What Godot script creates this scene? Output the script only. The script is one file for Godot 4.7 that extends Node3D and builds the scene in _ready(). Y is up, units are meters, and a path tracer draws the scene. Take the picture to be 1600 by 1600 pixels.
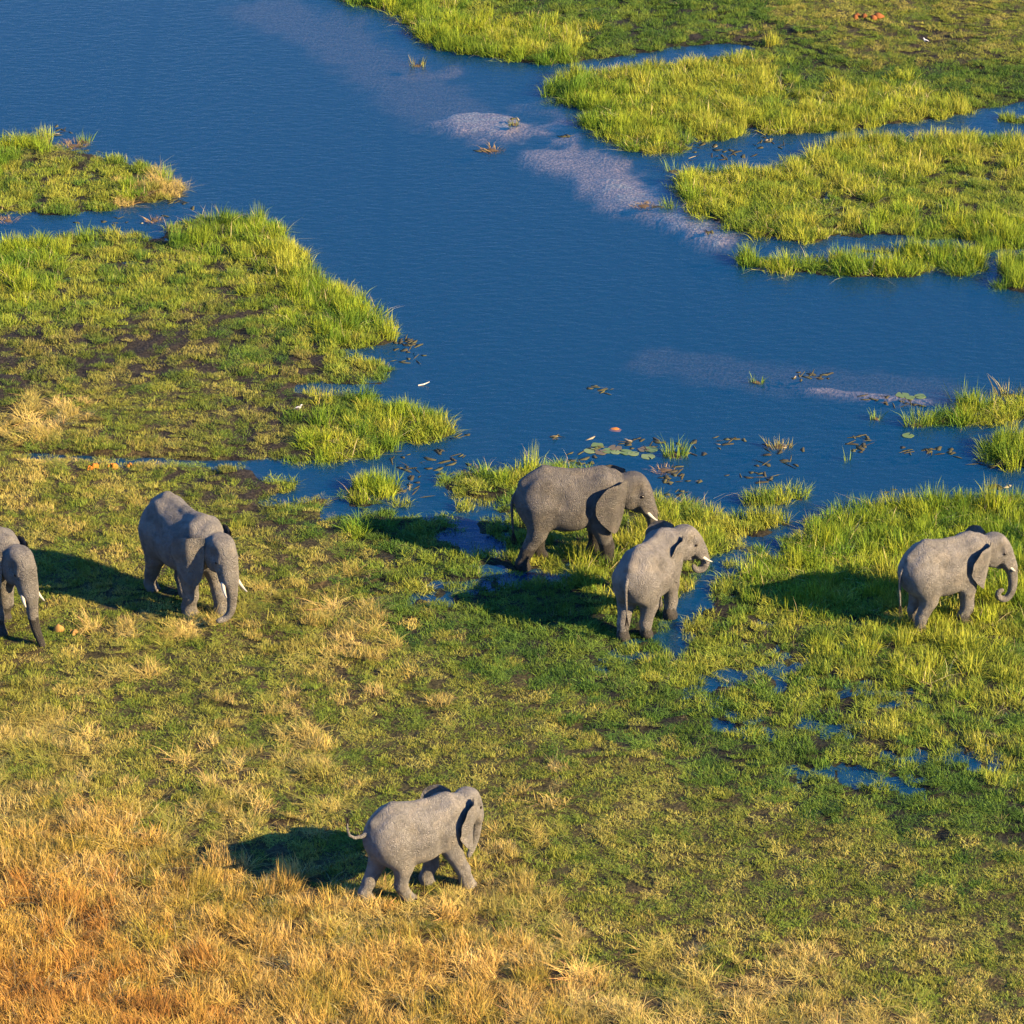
extends Node3D
# Floodplain seen from the air: a river, marsh islets, grazed banks and six elephants in low sun.
# World: metres, y up, water level at y = 0, the river bank runs along x, the viewer's side is +z.

const CELL := 0.2
const X0 := -32.0
const Z0 := -64.0
const NX := 320
const NZ := 500

var shore := PackedFloat32Array()     # signed distance to the shore, positive on land
var height := PackedFloat32Array()    # ground height
var sandy := PackedFloat32Array()     # share of pale sand on the river bed
var sward := PackedByteArray()        # which kind of sward grows, one per 0.4 m cell
var rng := RandomNumberGenerator.new()
var rough_noise := FastNoiseLite.new()
var warp_noise := FastNoiseLite.new()
var patch_noise := FastNoiseLite.new()
var fine_noise := FastNoiseLite.new()
var taken := {}

const LAND := [
	[-13.0,-61.2,-7.9,-52.2,-6.1,-46.7,-4.8,-45.8,-4.0,-45.1,-3.5,-42.5,-2.3,-40.9,-0.9,-40.1,0.0,-39.6,1.1,-39.2,2.3,-39.5,3.7,-40.1,4.8,-40.6,6.0,-41.2,7.2,-41.6,8.4,-41.6,8.9,-41.2,8.3,-40.4,6.9,-39.7,5.5,-39.1,3.6,-38.5,2.3,-37.9,1.4,-37.0,1.3,-36.0,1.6,-35.0,2.5,-34.5,2.8,-33.3,2.8,-31.9,3.5,-30.9,3.8,-30.0,5.1,-29.6,6.0,-30.1,5.9,-30.9,5.4,-31.4,5.7,-31.9,6.2,-31.3,6.3,-30.8,7.0,-30.9,7.8,-31.6,8.1,-32.4,8.4,-32.6,8.7,-31.6,9.6,-31.6,10.2,-31.5,10.9,-31.9,12.0,-32.3,13.5,-32.8,14.6,-33.2,16.1,-34.1,17.0,-34.6,17.8,-35.0,22.5,-36.5,25.9,-61.2],
	[5.6,-27.4,6.6,-27.8,7.4,-27.7,9.0,-27.8,9.5,-28.8,10.6,-30.1,12.1,-30.9,14.1,-31.1,16.3,-31.2,17.4,-31.2,21.8,-31.3,20.3,-20.7,16.2,-20.5,15.4,-20.3,14.9,-20.0,14.8,-21.0,14.0,-21.3,13.2,-21.3,12.2,-21.7,11.0,-21.5,10.1,-21.3,9.7,-20.8,8.9,-21.1,7.5,-21.7,7.0,-22.3,6.2,-23.3,5.7,-24.4,5.5,-25.8],
	[16.7,-33.2,17.6,-33.5,22.2,-34.2,22.0,-33.0,17.5,-32.6,16.4,-32.6],
	[7.0,-19.7,8.0,-19.3,9.2,-19.2,10.4,-19.3,11.6,-19.2,12.6,-18.9,12.9,-18.7,12.8,-18.1,12.2,-17.7,10.9,-17.8,9.0,-18.2,8.0,-18.5,7.0,-19.2],
	[11.0,-20.5,12.1,-20.4,13.4,-20.5,14.1,-20.3,14.7,-19.7,14.7,-19.1,14.4,-18.4,13.8,-17.8,13.6,-18.1,13.6,-18.7,13.0,-19.1,12.1,-19.9,11.1,-20.0],
	[15.5,-19.3,16.5,-19.8,20.1,-19.8,19.5,-15.3,16.5,-16.1,15.7,-16.5,15.1,-17.1,15.3,-18.1],
	[-21.1,-29.6,-17.3,-30.1,-16.7,-31.3,-15.9,-31.2,-15.1,-30.1,-14.2,-29.6,-13.8,-29.4,-12.8,-28.6,-11.9,-27.8,-11.3,-26.8,-10.8,-25.8,-11.3,-25.0,-12.1,-24.6,-12.9,-24.2,-13.7,-23.8,-14.5,-23.5,-15.3,-23.4,-16.2,-23.9,-16.9,-23.5,-20.2,-23.0],
	[-19.7,-19.5,-16.2,-20.4,-15.0,-21.1,-13.7,-21.9,-12.3,-22.0,-11.2,-22.0,-10.6,-22.6,-9.7,-23.1,-8.6,-23.2,-7.7,-22.7,-7.2,-22.0,-7.4,-21.3,-6.7,-20.0,-6.6,-19.1,-6.3,-18.3,-5.9,-17.5,-5.0,-16.6,-4.4,-15.2,-3.9,-13.6,-3.7,-12.9,-3.8,-12.2,-4.6,-11.7,-5.2,-11.8,-4.8,-11.4,-3.8,-10.6,-3.6,-9.7,-3.7,-9.1,-4.5,-8.9,-4.9,-8.9,-5.5,-9.1,-6.3,-9.1,-6.3,-8.6,-5.6,-8.5,-4.4,-8.3,-3.3,-7.5,-2.7,-7.0,-1.9,-6.5,-1.5,-5.9,-1.8,-5.2,-2.5,-4.8,-3.2,-4.7,-3.3,-4.3,-3.6,-3.8,-4.6,-3.5,-5.9,-3.4,-6.7,-3.6,-7.5,-3.4,-8.4,-3.3,-9.5,-3.5,-10.5,-3.6,-12.2,-3.8,-13.3,-4.0,-14.0,-4.0,-17.6,-4.2],
	[-17.6,-4.3,-14.0,-3.9,-13.2,-3.6,-12.0,-3.5,-10.7,-3.2,-8.9,-3.2,-7.7,-3.0,-7.1,-2.8,-7.2,-2.4,-6.6,-2.2,-6.0,-2.1,-5.7,-1.9,-6.2,-1.3,-6.5,-1.0,-6.8,-0.9,-6.8,-0.4,-6.4,-0.4,-6.0,-0.5,-5.5,-0.9,-5.0,-1.0,-5.0,-0.7,-5.4,-0.0,-5.4,0.3,-5.0,0.5,-4.4,0.3,-3.5,-0.0,-2.8,-0.0,-2.2,0.3,-1.5,-0.0,-0.7,-0.3,0.0,-0.5,0.7,-0.7,1.8,-1.3,2.8,-1.4,3.8,-0.9,4.8,-0.4,5.0,-0.0,5.5,0.3,6.4,0.3,7.2,0.3,7.6,0.5,7.9,0.3,8.3,-0.2,9.2,-0.0,10.1,-0.4,11.3,-0.6,12.6,-0.8,14.0,-0.6,17.4,-0.4,12.9,31.7,-12.7,31.7],
	[-4.5,-1.6,-4.1,-2.1,-3.4,-2.1,-3.0,-2.0,-3.0,-1.6,-3.3,-1.1,-3.6,-0.5,-4.0,-0.2,-4.5,-0.3,-4.6,-0.9],
	[-3.1,-0.4,-2.8,-0.8,-2.4,-0.4,-2.7,-0.2],
	[-2.0,-1.5,-1.8,-2.3,-1.2,-2.7,0.0,-2.7,1.4,-2.7,2.2,-2.5,2.5,-1.7,1.4,-0.9,0.0,-0.6,-1.0,-0.6,-1.7,-1.0],
	[6.3,-0.9,7.0,-1.2,7.8,-1.1,7.9,-0.7,7.1,-0.4,6.4,-0.5],
	[11.0,-6.4,11.7,-6.5,12.5,-6.9,12.9,-7.5,14.0,-7.7,15.1,-7.9,18.5,-8.2,18.2,-6.3,14.6,-6.5,13.8,-6.1,12.7,-5.9,11.6,-5.9],
	[13.4,-4.4,13.9,-4.8,14.8,-5.1,18.1,-5.3,17.7,-2.2,14.2,-2.7,13.5,-3.0,13.3,-3.7]]
const CHANNELS := [
	[0.40, [8.1,-0.0,7.6,1.2,6.7,2.2,5.9,3.3,5.1,4.5,4.6,5.7,4.3,6.7,4.1,8.0,4.0,8.7]],
	[0.18, [4.9,10.4,5.9,10.1,6.6,9.6,7.7,9.1]],
	[0.13, [4.6,11.1,5.0,11.6,6.2,13.3]],
	[0.21, [6.8,15.3,8.1,15.4,8.8,15.7]],
	[0.30, [8.6,15.7,9.3,15.9]],
	[0.17, [9.2,14.7,10.4,14.5,11.6,14.7]],
	[0.12, [7.3,12.6,7.7,13.3]],
	[0.19, [5.4,13.0,6.2,13.3]],
	[0.23, [-2.8,-0.0,-1.9,-0.0,-1.0,0.3]],
	[0.33, [-1.4,1.3,-0.8,1.9,-0.5,2.6]],
	[0.18, [-1.9,1.7,-1.2,1.9]],
	[0.26, [-1.7,4.8,-0.9,4.8]],
	[0.14, [-2.5,5.5,-1.7,5.7]],
	[0.30, [-0.5,4.0,-0.1,4.3,0.5,4.3,1.0,4.3]],
	[0.17, [1.4,3.5,1.9,3.7]],
	[0.25, [-0.7,-0.0,-0.2,0.5]],
	[0.12, [2.2,9.5,3.1,8.4,3.9,8.0]],
	[0.12, [8.6,10.9,9.8,11.4]],
	[0.22, [-11.6,-21.7,-11.0,-21.1]],
	[0.18, [-3.1,-0.0,-1.7,0.3]]]
const SANDBARS := [
	[1.37, 1.00, [-1.4,-33.7,-1.1,-33.6,-0.7,-33.4]],
	[0.78, 0.50, [-0.7,-33.4,0.1,-33.0]],
	[0.64, 0.60, [1.0,-33.1,1.5,-33.4]],
	[0.49, 0.60, [1.5,-31.9,1.9,-31.7]],
	[1.33, 0.70, [1.5,-30.1,2.3,-29.2,3.1,-27.9,3.9,-25.8]],
	[0.74, 1.00, [3.3,-27.2,4.2,-25.3,5.2,-23.9,6.0,-22.7,6.6,-21.8]],
	[0.53, 0.25, [-3.7,-39.2,-2.3,-39.4]],
	[1.73, 0.14, [-9.1,-47.1,-6.6,-43.9,-4.3,-39.4,-2.4,-35.0]],
	[0.34, 0.70, [8.8,-9.5,10.1,-9.2,11.9,-8.7]],
	[0.21, 0.50, [8.5,-9.6,9.1,-9.4]],
	[1.23, 0.10, [4.6,-11.9,8.5,-10.4,12.2,-9.7]],
	[0.68, 0.20, [0.4,-35.7,2.2,-34.3]]]
const SWARD := {
	"R": [-3.6,-45.1,-3.5,-41.2,-1.2,-41.2,1.1,-37.5,3.3,-34.0,-16.2,-30.6,3.2,-30.6,-11.4,-24.2,-9.3,-24.2,-7.3,-24.2,5.2,-24.2,-15.3,-21.3,-9.2,-21.3,-7.1,-21.3,13.2,-21.3,15.3,-21.3,-15.0,-18.4,7.0,-18.4,9.0,-18.4,11.0,-18.4,13.0,-18.4,15.0,-18.4,-4.9,-15.6,-4.8,-13.0,-2.8,-7.9,12.0,-7.9,13.6,-5.6,-0.9,-3.3,0.9,-3.3,2.7,-3.3,4.5,-3.3,6.2,-3.3,8.0,-3.3,9.8,-3.3,11.6,-3.3,13.4,-3.3,-4.4,-1.1,7.9,-1.1,9.6,-1.1,11.4,-1.1,13.1,-1.1,9.5,1.1,11.2,1.1,12.9,1.1,7.6,3.1,9.3,3.1,11.0,3.1,12.7,3.1,7.5,5.1,12.5,5.1,-4.7,-4.9,-5.8,-4.4,-3.6,-4.2,-5.4,-13.8,-4.2,-13.2,-8.3,-23.6,4.9,-29.3],
	"M": [-1.2,-45.1,16.6,-34.0,-15.9,-27.4,-13.8,-27.4,13.8,-27.4,15.9,-27.4,-15.6,-24.2,-13.5,-24.2,9.3,-24.2,11.4,-24.2,13.5,-24.2,15.6,-24.2,-13.2,-21.3,11.2,-21.3,-13.0,-18.4,-11.0,-18.4,-9.0,-18.4,-14.7,-15.6,-12.7,-15.6,-10.8,-15.6,-6.8,-15.6,-6.7,-13.0,-4.7,-10.4,-6.2,-3.3,-6.1,-1.1,-2.6,-1.1,-0.9,-1.1,0.9,-1.1,2.6,-1.1,0.9,1.1,2.6,1.1,7.7,1.1,-2.5,3.1,-0.8,3.1,0.8,3.1,4.2,3.1,5.9,3.1,2.5,5.1,4.2,5.1,5.8,5.1,5.7,7.0,9.0,7.0,12.3,7.0,4.0,8.9,5.6,8.9,7.2,8.9,8.9,8.9,12.1,8.9,5.5,10.7,7.1,10.7,8.7,10.7,10.3,10.7,11.9,10.7,7.0,12.5,8.6,12.5,10.1,12.5,11.7,12.5,8.5,14.2,10.0,14.2,11.5,14.2,11.4,15.8],
	"D": [1.2,-45.1,3.6,-45.1,5.9,-45.1,8.3,-45.1,3.5,-41.2,5.8,-41.2,10.4,-41.2,10.2,-37.5,12.4,-37.5,14.7,-37.5,17.0,-37.5,-4.6,-7.9,-4.3,1.1,-2.6,1.1,-0.9,1.1,-4.2,3.1,-2.5,5.1,-0.8,5.1,0.8,5.1,-2.5,7.0,-0.8,7.0,0.8,7.0,2.5,7.0,4.1,7.0,-0.8,8.9,0.8,8.9,2.4,8.9,0.8,10.7,2.4,10.7,4.0,10.7,2.3,12.5,3.9,12.5,5.5,12.5,3.8,14.2,5.4,14.2,6.9,14.2,5.3,15.8,6.8,15.8,8.3,15.8,9.8,15.8,8.2,17.4,9.7,17.4,11.2,17.4,11.0,19.0,-7.3,-13.2,3.3,10.7],
	"L": [10.7,-45.1,13.0,-45.1,15.4,-45.1,17.8,-45.1,12.7,-41.2,17.4,-41.2,-12.0,-7.9,-10.2,-7.9,-13.6,-5.6,-11.8,-5.6,-8.2,-5.6,-9.8,-3.3,-9.6,-1.1,-9.5,1.1,-7.7,1.1,-6.0,1.1,-12.7,3.1,-9.3,3.1,-7.6,3.1,-5.9,3.1,-12.5,5.1,-10.8,5.1,-9.2,5.1,-7.5,5.1,-4.2,5.1,-12.3,7.0,-10.6,7.0,-9.0,7.0,-7.4,7.0,-5.7,7.0,-10.5,8.9,-8.9,8.9,-7.2,8.9,-2.4,8.9,-10.3,10.7,-8.7,10.7,-7.1,10.7,-5.5,10.7,-2.4,10.7,-0.8,10.7,-8.6,12.5,-7.0,12.5,-5.5,12.5,-3.9,12.5,-2.3,12.5,-0.8,12.5,0.8,12.5,-6.9,14.2,-5.4,14.2,-3.8,14.2,-2.3,14.2,-0.8,14.2,0.8,14.2,2.3,14.2,-5.3,15.8,-3.8,15.8,-2.3,15.8,-0.8,15.8,0.8,15.8,2.3,15.8,3.8,15.8,-5.2,17.4,-3.7,17.4,-2.2,17.4,-0.7,17.4,0.7,17.4,2.2,17.4,3.7,17.4,5.2,17.4,6.7,17.4,-6.6,19.0,-5.1,19.0,-2.2,19.0,0.7,19.0,2.2,19.0,3.7,19.0,5.1,19.0,6.6,19.0,8.1,19.0,9.6,19.0,2.2,20.5,3.6,20.5,5.1,20.5,6.5,20.5,8.0,20.5,9.4,20.5,10.9,20.5,3.6,21.9,6.4,21.9,7.9,21.9,9.3,21.9,10.7,21.9,9.2,23.4,10.6,23.4,10.4,24.8,-7.3,19.1,-6.4,19.3,-5.6,19.6,-4.7,19.7,-3.8,20.0,-4.9,20.5,-11.9,4.1,-11.2,4.9,-10.1,5.7],
	"r": [1.2,-41.2,3.4,-37.5,5.7,-37.5,7.9,-37.5,5.5,-34.0,7.7,-34.0,10.0,-34.0,12.2,-34.0,14.4,-34.0,5.4,-30.6,11.9,-30.6,14.1,-30.6,16.2,-30.6,5.3,-27.4,7.4,-27.4,9.5,-27.4,11.7,-27.4,7.3,-24.2,7.1,-21.3,9.2,-21.3,-7.0,-18.4,13.9,-7.9,-4.5,-5.6,-2.7,-5.6,-4.5,-3.3,-2.7,-3.3,4.4,-1.1,6.1,-1.1,4.3,1.1,6.0,1.1,2.5,3.1,9.2,5.1,10.8,5.1,7.4,7.0,10.6,7.0,10.5,8.9],
	"B": [8.1,-41.2,15.0,-41.2,-14.1,-30.6,-11.2,-21.3,-8.8,-15.6,-14.4,-13.0,-12.5,-13.0,-10.5,-13.0,-8.6,-13.0,-14.1,-10.4,-12.2,-10.4,-10.3,-10.4,-8.5,-10.4,-6.6,-10.4,-13.9,-7.9,-8.3,-7.9,-6.5,-7.9,-10.0,-5.6,-6.3,-5.6,-8.0,-3.3,-7.9,-1.1,-6.9,-0.0,-6.5,1.3,-8.0,-1.3,-8.3,-1.7,-14.8,-31.3,-15.7,-31.6,-10.9,-20.7,-10.7,-20.4],
	"S": [-11.7,-27.4,-11.7,12.5,-11.5,14.2,-11.4,15.8,-11.2,17.4,-9.7,17.4,-8.1,19.0,-6.5,20.5,-5.1,20.5,-3.6,21.9,-2.1,21.9,-0.7,21.9,-0.7,23.4,0.7,23.4,0.7,24.8,2.1,24.8,4.9,24.8,6.2,24.8,2.1,26.1,3.4,26.1,6.2,26.1,7.5,26.1,-10.2,8.7,-9.6,8.9,-7.7,7.4,-8.8,7.4,-5.8,6.1,-5.3,6.5,-4.5,8.0,-4.0,9.5,-3.5,10.2,-5.1,10.2,-7.1,14.3,-7.0,11.1,-12.5,12.6,-11.4,13.7,-6.8,16.6,-5.3,18.2,-7.6,17.7,-4.9,13.7,6.8,26.5,7.3,26.2,4.3,25.7,5.5,26.0,-0.3,17.1,-5.7,16.6,-13.7,-6.0,-13.4,-5.8],
	"Y": [-13.4,-3.3,-11.6,-3.3,-13.1,-1.1,-11.4,-1.1,-12.9,1.1,-11.2,1.1,-11.0,3.1,-5.8,5.1,-4.1,7.0,-12.1,8.9,-5.6,8.9,-4.0,8.9,-11.9,10.7,-4.0,10.7,-10.1,12.5,-10.0,14.2,-8.5,14.2,-9.8,15.8,-8.3,15.8,-6.8,15.8,-8.2,17.4,-6.7,17.4,-3.7,19.0,-0.7,19.0,-3.6,20.5,-2.2,20.5,-0.7,20.5,0.7,20.5,0.7,21.9,2.1,21.9,5.0,21.9,2.1,23.4,3.5,23.4,4.9,23.4,6.3,23.4,7.7,23.4,3.5,24.8,7.6,24.8,9.0,24.8,4.8,26.1,8.9,26.1,10.3,26.1],
	"G": [-11.0,19.0,-9.6,19.0,-10.9,20.5,-9.4,20.5,-8.0,20.5,-9.3,21.9,-7.9,21.9,-6.4,21.9,-5.0,21.9,-7.7,23.4,-6.3,23.4,-4.9,23.4,-3.5,23.4,-2.1,23.4,-6.2,24.8,-4.9,24.8,-3.5,24.8,-2.1,24.8,-0.7,24.8,-6.2,26.1,-4.8,26.1,-3.4,26.1,-2.1,26.1,-0.7,26.1,0.7,26.1],
	"O": [-10.7,21.9,-10.6,23.4,-9.2,23.4,-10.4,24.8,-9.0,24.8,-7.6,24.8,-10.3,26.1,-8.9,26.1,-7.5,26.1]}
const TUSSOCKS := [
	[4.56, -3.87, 0.55, 0.42, 130, "fresh", "bright green grass tussock beside the lily pads"],
	[7.52, -4.51, 0.38, 0.40, 70, "mixed", "thin grass tussock rising from dark weed in mid river"],
	[11.51, -6.09, 0.55, 0.42, 110, "fresh", "upright green tussock at the tip of the weedy spit"],
	[10.38, -6.51, 0.40, 0.22, 36, "fresh", "small green tuft left of the weedy spit"],
	[7.13, -9.27, 0.32, 0.26, 40, "fresh", "tiny lone grass tuft in open water below the sandbars"],
	[-3.38, -39.15, 0.50, 0.34, 46, "mixed", "small grass clump on floating roots near the far bank"],
	[-0.65, -29.94, 0.42, 0.40, 46, "straw", "pale straw clump with a dark root mat in the river"],
	[0.07, -32.62, 0.34, 0.26, 40, "mixed", "short green tuft beside the round sandbar"],
	[4.28, -24.42, 0.26, 0.42, 90, "straw", "low nest-like heap of dead reed on the sandbar"],
	[5.36, -27.80, 0.55, 0.34, 26, "fresh", "few thin green stems off the right island's tip"],
	[5.66, -25.66, 0.50, 0.30, 24, "fresh", "sparse green shoots at the right island's near shore"],
	[9.37, -3.51, 0.50, 0.10, 9, "fresh", "single sheaf of green blades leaning out of the water"],
	[13.02, -7.95, 0.75, 0.50, 60, "fresh", "tall loose green blades standing on the weedy spit"],
	[14.35, -8.29, 0.60, 0.45, 60, "mixed", "straggly blades at the far edge of the weedy spit"],
	[-14.81, -30.41, 0.40, 0.50, 70, "straw", "brown flattened reed heap on the islet's far shore"],
	[-14.48, -30.80, 0.45, 0.30, 46, "fresh", "blue-green tuft growing out of the brown reed heap"],
	[-16.05, -30.94, 0.40, 0.40, 60, "mixed", "ragged grass clump on the islet's far corner"],
	[4.26, -2.84, 0.30, 0.40, 60, "straw", "withered brown clump between the bull and the tussock"],
	[4.62, -0.43, 0.34, 0.60, 90, "straw", "dry russet grass at the water before the bull"],
	[-16.22, -23.03, 0.30, 0.30, 36, "straw", "small dead clump in the channel by the left edge"],
	[-11.49, -23.03, 0.40, 0.26, 30, "straw", "thin dead stalks on the channel bank"]]
const LILY_PADS := [2.4,-4.6,2.2,-4.2,2.5,-4.1,2.7,-4.2,2.9,-4.1,2.9,-4.4,3.2,-4.1,3.4,-4.0,3.7,-4.3,3.9,-4.3,3.8,-3.8,11.3,-8.3,11.5,-8.1,11.8,-8.2,11.2,-5.3]
const WEED := [-3.6,-13.6,0.28,0.30,-3.3,-12.4,0.44,0.70,-3.0,-12.2,0.32,0.60,-3.1,-11.2,0.36,0.50,-3.7,-9.9,0.32,0.40,2.9,-4.6,0.60,0.50,3.6,-4.9,0.60,0.30,4.1,-4.4,0.44,0.50,4.4,-2.8,0.40,0.70,4.6,-1.7,0.52,0.70,6.3,-4.9,0.52,0.30,6.8,-2.4,0.68,0.40,7.5,-4.4,0.60,0.30,10.5,-8.1,0.68,0.50,11.3,-7.8,0.56,0.40,9.8,-4.9,0.32,0.60,9.7,-4.6,0.24,0.50,11.1,-4.3,0.20,0.20,11.7,-4.2,0.20,0.20,12.1,-4.0,0.48,0.40,13.2,-3.3,0.40,0.30,-14.7,-29.9,0.68,0.60,-15.4,-31.9,0.28,0.40,-11.0,-25.5,0.40,0.30,-10.7,-24.5,0.52,0.40,9.0,-9.8,0.52,0.25,8.4,-9.6,0.28,0.20,2.6,-8.6,0.32,0.30,1.2,-5.2,0.16,0.20,-1.7,-5.3,0.48,0.30,-2.0,-6.0,0.40,0.40,-2.8,-1.3,0.52,0.50,-1.8,-2.6,1.20,1.00,-2.5,-3.7,1.20,0.70,5.1,-4.4,0.60,0.60,1.8,-3.7,0.60,0.40,7.5,-3.3,0.60,0.25,-0.9,-29.9,0.20,0.20,-0.1,-33.2,0.24,0.15,1.7,-31.5,0.32,0.20,4.8,-24.2,0.28,0.20,6.3,-22.0,0.12,0.10,13.4,-1.7,0.20,0.15,10.5,-1.3,0.28,0.20,-12.4,-23.0,1.20,0.40,-5.6,-0.4,0.60,0.40,6.7,-29.6,1.20,1.00,8.7,-30.6,0.60,0.50]
const DUNG := [[-11.58, -2.56], [-11.05, -2.70], [-10.58, -3.05], [-11.52, 7.74], [-11.11, 7.89], [13.43, -44.26], [12.80, -44.41]]
const BIRDS := [[-6.11, -6.70], [14.97, -41.31]]
const ORANGE_LEAF := [2.94, -5.80]
const STICK := [-2.57, -9.07]

# name: [height of blades, spread of height, tufts per square metre, ground level, unevenness, mesh kind, colours...]
const KINDS := "RrMDLBYSGO"
var kinds := {
	"R": {"h": 0.37, "y": 0.10, "rough": 0.05, "mesh": "tall", "soil": Color(0.035, 0.032, 0.018), "bare": -0.9, "tint": [Color(0.165, 0.235, 0.016), Color(0.250, 0.285, 0.020), Color(0.085, 0.160, 0.014)]},
	"r": {"h": 0.32, "y": 0.10, "rough": 0.05, "mesh": "tall", "soil": Color(0.040, 0.034, 0.018), "bare": -0.85, "tint": [Color(0.235, 0.265, 0.022), Color(0.300, 0.300, 0.036), Color(0.115, 0.178, 0.018)]},
	"M": {"h": 0.16, "y": 0.045, "rough": 0.105, "mesh": "meadow", "soil": Color(0.026, 0.025, 0.016), "bare": -0.6, "tint": [Color(0.180, 0.222, 0.024), Color(0.255, 0.258, 0.036), Color(0.085, 0.150, 0.018)]},
	"D": {"h": 0.11, "y": 0.075, "rough": 0.065, "mesh": "meadow", "soil": Color(0.022, 0.023, 0.014), "bare": -0.65, "tint": [Color(0.078, 0.135, 0.015), Color(0.130, 0.175, 0.022), Color(0.048, 0.098, 0.012)]},
	"L": {"h": 0.065, "y": 0.15, "rough": 0.035, "mesh": "turf", "soil": Color(0.060, 0.054, 0.022), "bare": -1.1, "tint": [Color(0.180, 0.198, 0.027), Color(0.285, 0.255, 0.058), Color(0.108, 0.155, 0.018)]},
	"B": {"h": 0.085, "y": 0.11, "rough": 0.085, "mesh": "turf", "soil": Color(0.034, 0.029, 0.022), "bare": -0.20, "tint": [Color(0.135, 0.155, 0.026), Color(0.225, 0.200, 0.052), Color(0.072, 0.112, 0.018)]},
	"Y": {"h": 0.095, "y": 0.17, "rough": 0.045, "mesh": "turf", "soil": Color(0.075, 0.060, 0.026), "bare": -1.0, "tint": [Color(0.215, 0.215, 0.034), Color(0.370, 0.295, 0.080), Color(0.135, 0.178, 0.022)]},
	"S": {"h": 0.19, "y": 0.19, "rough": 0.055, "mesh": "dry", "soil": Color(0.080, 0.060, 0.028), "bare": -0.50, "tint": [Color(0.320, 0.250, 0.064), Color(0.450, 0.335, 0.108), Color(0.205, 0.205, 0.034)]},
	"G": {"h": 0.30, "y": 0.22, "rough": 0.070, "mesh": "dry", "soil": Color(0.075, 0.050, 0.022), "bare": -0.50, "tint": [Color(0.380, 0.245, 0.058), Color(0.490, 0.325, 0.098), Color(0.270, 0.215, 0.036)]},
	"O": {"h": 0.33, "y": 0.24, "rough": 0.070, "mesh": "dry", "soil": Color(0.070, 0.045, 0.020), "bare": -0.50, "tint": [Color(0.410, 0.220, 0.050), Color(0.320, 0.155, 0.036), Color(0.470, 0.305, 0.064)]},
}


func _ready() -> void:
	rng.seed = 20240611
	var cam := Camera3D.new()
	cam.name = "camera"
	cam.fov = 14.0
	cam.near = 1.0
	cam.far = 4000.0
	cam.position = Vector3(0.0, 46.0, 103.317)
	cam.rotation_degrees = Vector3(-24.0, 0.0, 0.0)
	add_child(cam)
	cam.current = true

	var sky_look := ProceduralSkyMaterial.new()
	sky_look.sky_top_color = Color(0.16, 0.385, 0.67)
	sky_look.sky_horizon_color = Color(0.64, 0.74, 0.84)
	sky_look.sky_curve = 0.10
	sky_look.ground_bottom_color = Color(0.20, 0.22, 0.14)
	sky_look.ground_horizon_color = Color(0.52, 0.62, 0.72)
	sky_look.sky_energy_multiplier = 0.92
	sky_look.sun_angle_max = 1.0
	var sky := Sky.new()
	sky.sky_material = sky_look
	var env := Environment.new()
	env.background_mode = Environment.BG_SKY
	env.sky = sky
	env.tonemap_mode = Environment.TONE_MAPPER_LINEAR
	env.tonemap_exposure = 3.95
	env.sdfgi_enabled = true
	env.ssao_enabled = true
	env.ssil_enabled = true
	var world := WorldEnvironment.new()
	world.name = "world_environment"
	world.environment = env
	add_child(world)

	var sun := DirectionalLight3D.new()
	sun.name = "sun"
	sun.light_color = Color(1.0, 0.885, 0.70)
	sun.light_energy = 1.6
	sun.light_angular_distance = 0.5
	sun.shadow_enabled = true
	sun.directional_shadow_max_distance = 250.0
	add_child(sun)
	var towards := Vector3(0.80, 0.43, 0.41).normalized()     # low, from the right and a little behind the viewer
	sun.look_at_from_position(towards * 100.0, Vector3.ZERO)

	rough_noise.seed = 11
	rough_noise.frequency = 0.9
	rough_noise.fractal_octaves = 3
	warp_noise.seed = 5
	warp_noise.frequency = 0.28
	warp_noise.fractal_octaves = 3
	patch_noise.seed = 77
	patch_noise.frequency = 0.55
	patch_noise.fractal_octaves = 3
	fine_noise.seed = 31
	fine_noise.frequency = 2.2
	fine_noise.fractal_octaves = 2

	survey()
	lay_ground()
	lay_water()
	print("ground ", Time.get_ticks_msec())
	sow()
	print("grass ", Time.get_ticks_msec())
	herd()
	print("herd ", Time.get_ticks_msec())
	furnish_water()
	furnish_land()
	print("done ", Time.get_ticks_msec())


# ---------------------------------------------------------------- small helpers
func numbered(called: String) -> String:
	var n: int = taken.get(called, 0)
	taken[called] = n + 1
	return called if n == 0 else "%s_%03d" % [called, n]


func tag(o: Node3D, label: String, category: String, group := "", kind := "") -> Node3D:
	o.set_meta("label", label)
	if category:
		o.set_meta("category", category)
	if group:
		o.set_meta("group", group)
	if kind:
		o.set_meta("kind", kind)
	return o


func thing(called: String, at: Vector3, turn := 0.0) -> Node3D:
	var o := Node3D.new()
	o.name = numbered(called)
	o.position = at
	o.rotation.y = turn
	add_child(o)
	return o


func matte(called: String, c: Color, rough := 0.9) -> StandardMaterial3D:
	var m := StandardMaterial3D.new()
	m.resource_name = called
	m.albedo_color = c.linear_to_srgb()
	m.roughness = rough
	m.metallic_specular = 0.3
	return m


func part(called: String, mesh: Mesh, m: Material, parent: Node3D) -> MeshInstance3D:
	var o := MeshInstance3D.new()
	o.name = called
	o.mesh = mesh
	o.material_override = m
	parent.add_child(o, true)
	return o


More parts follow.
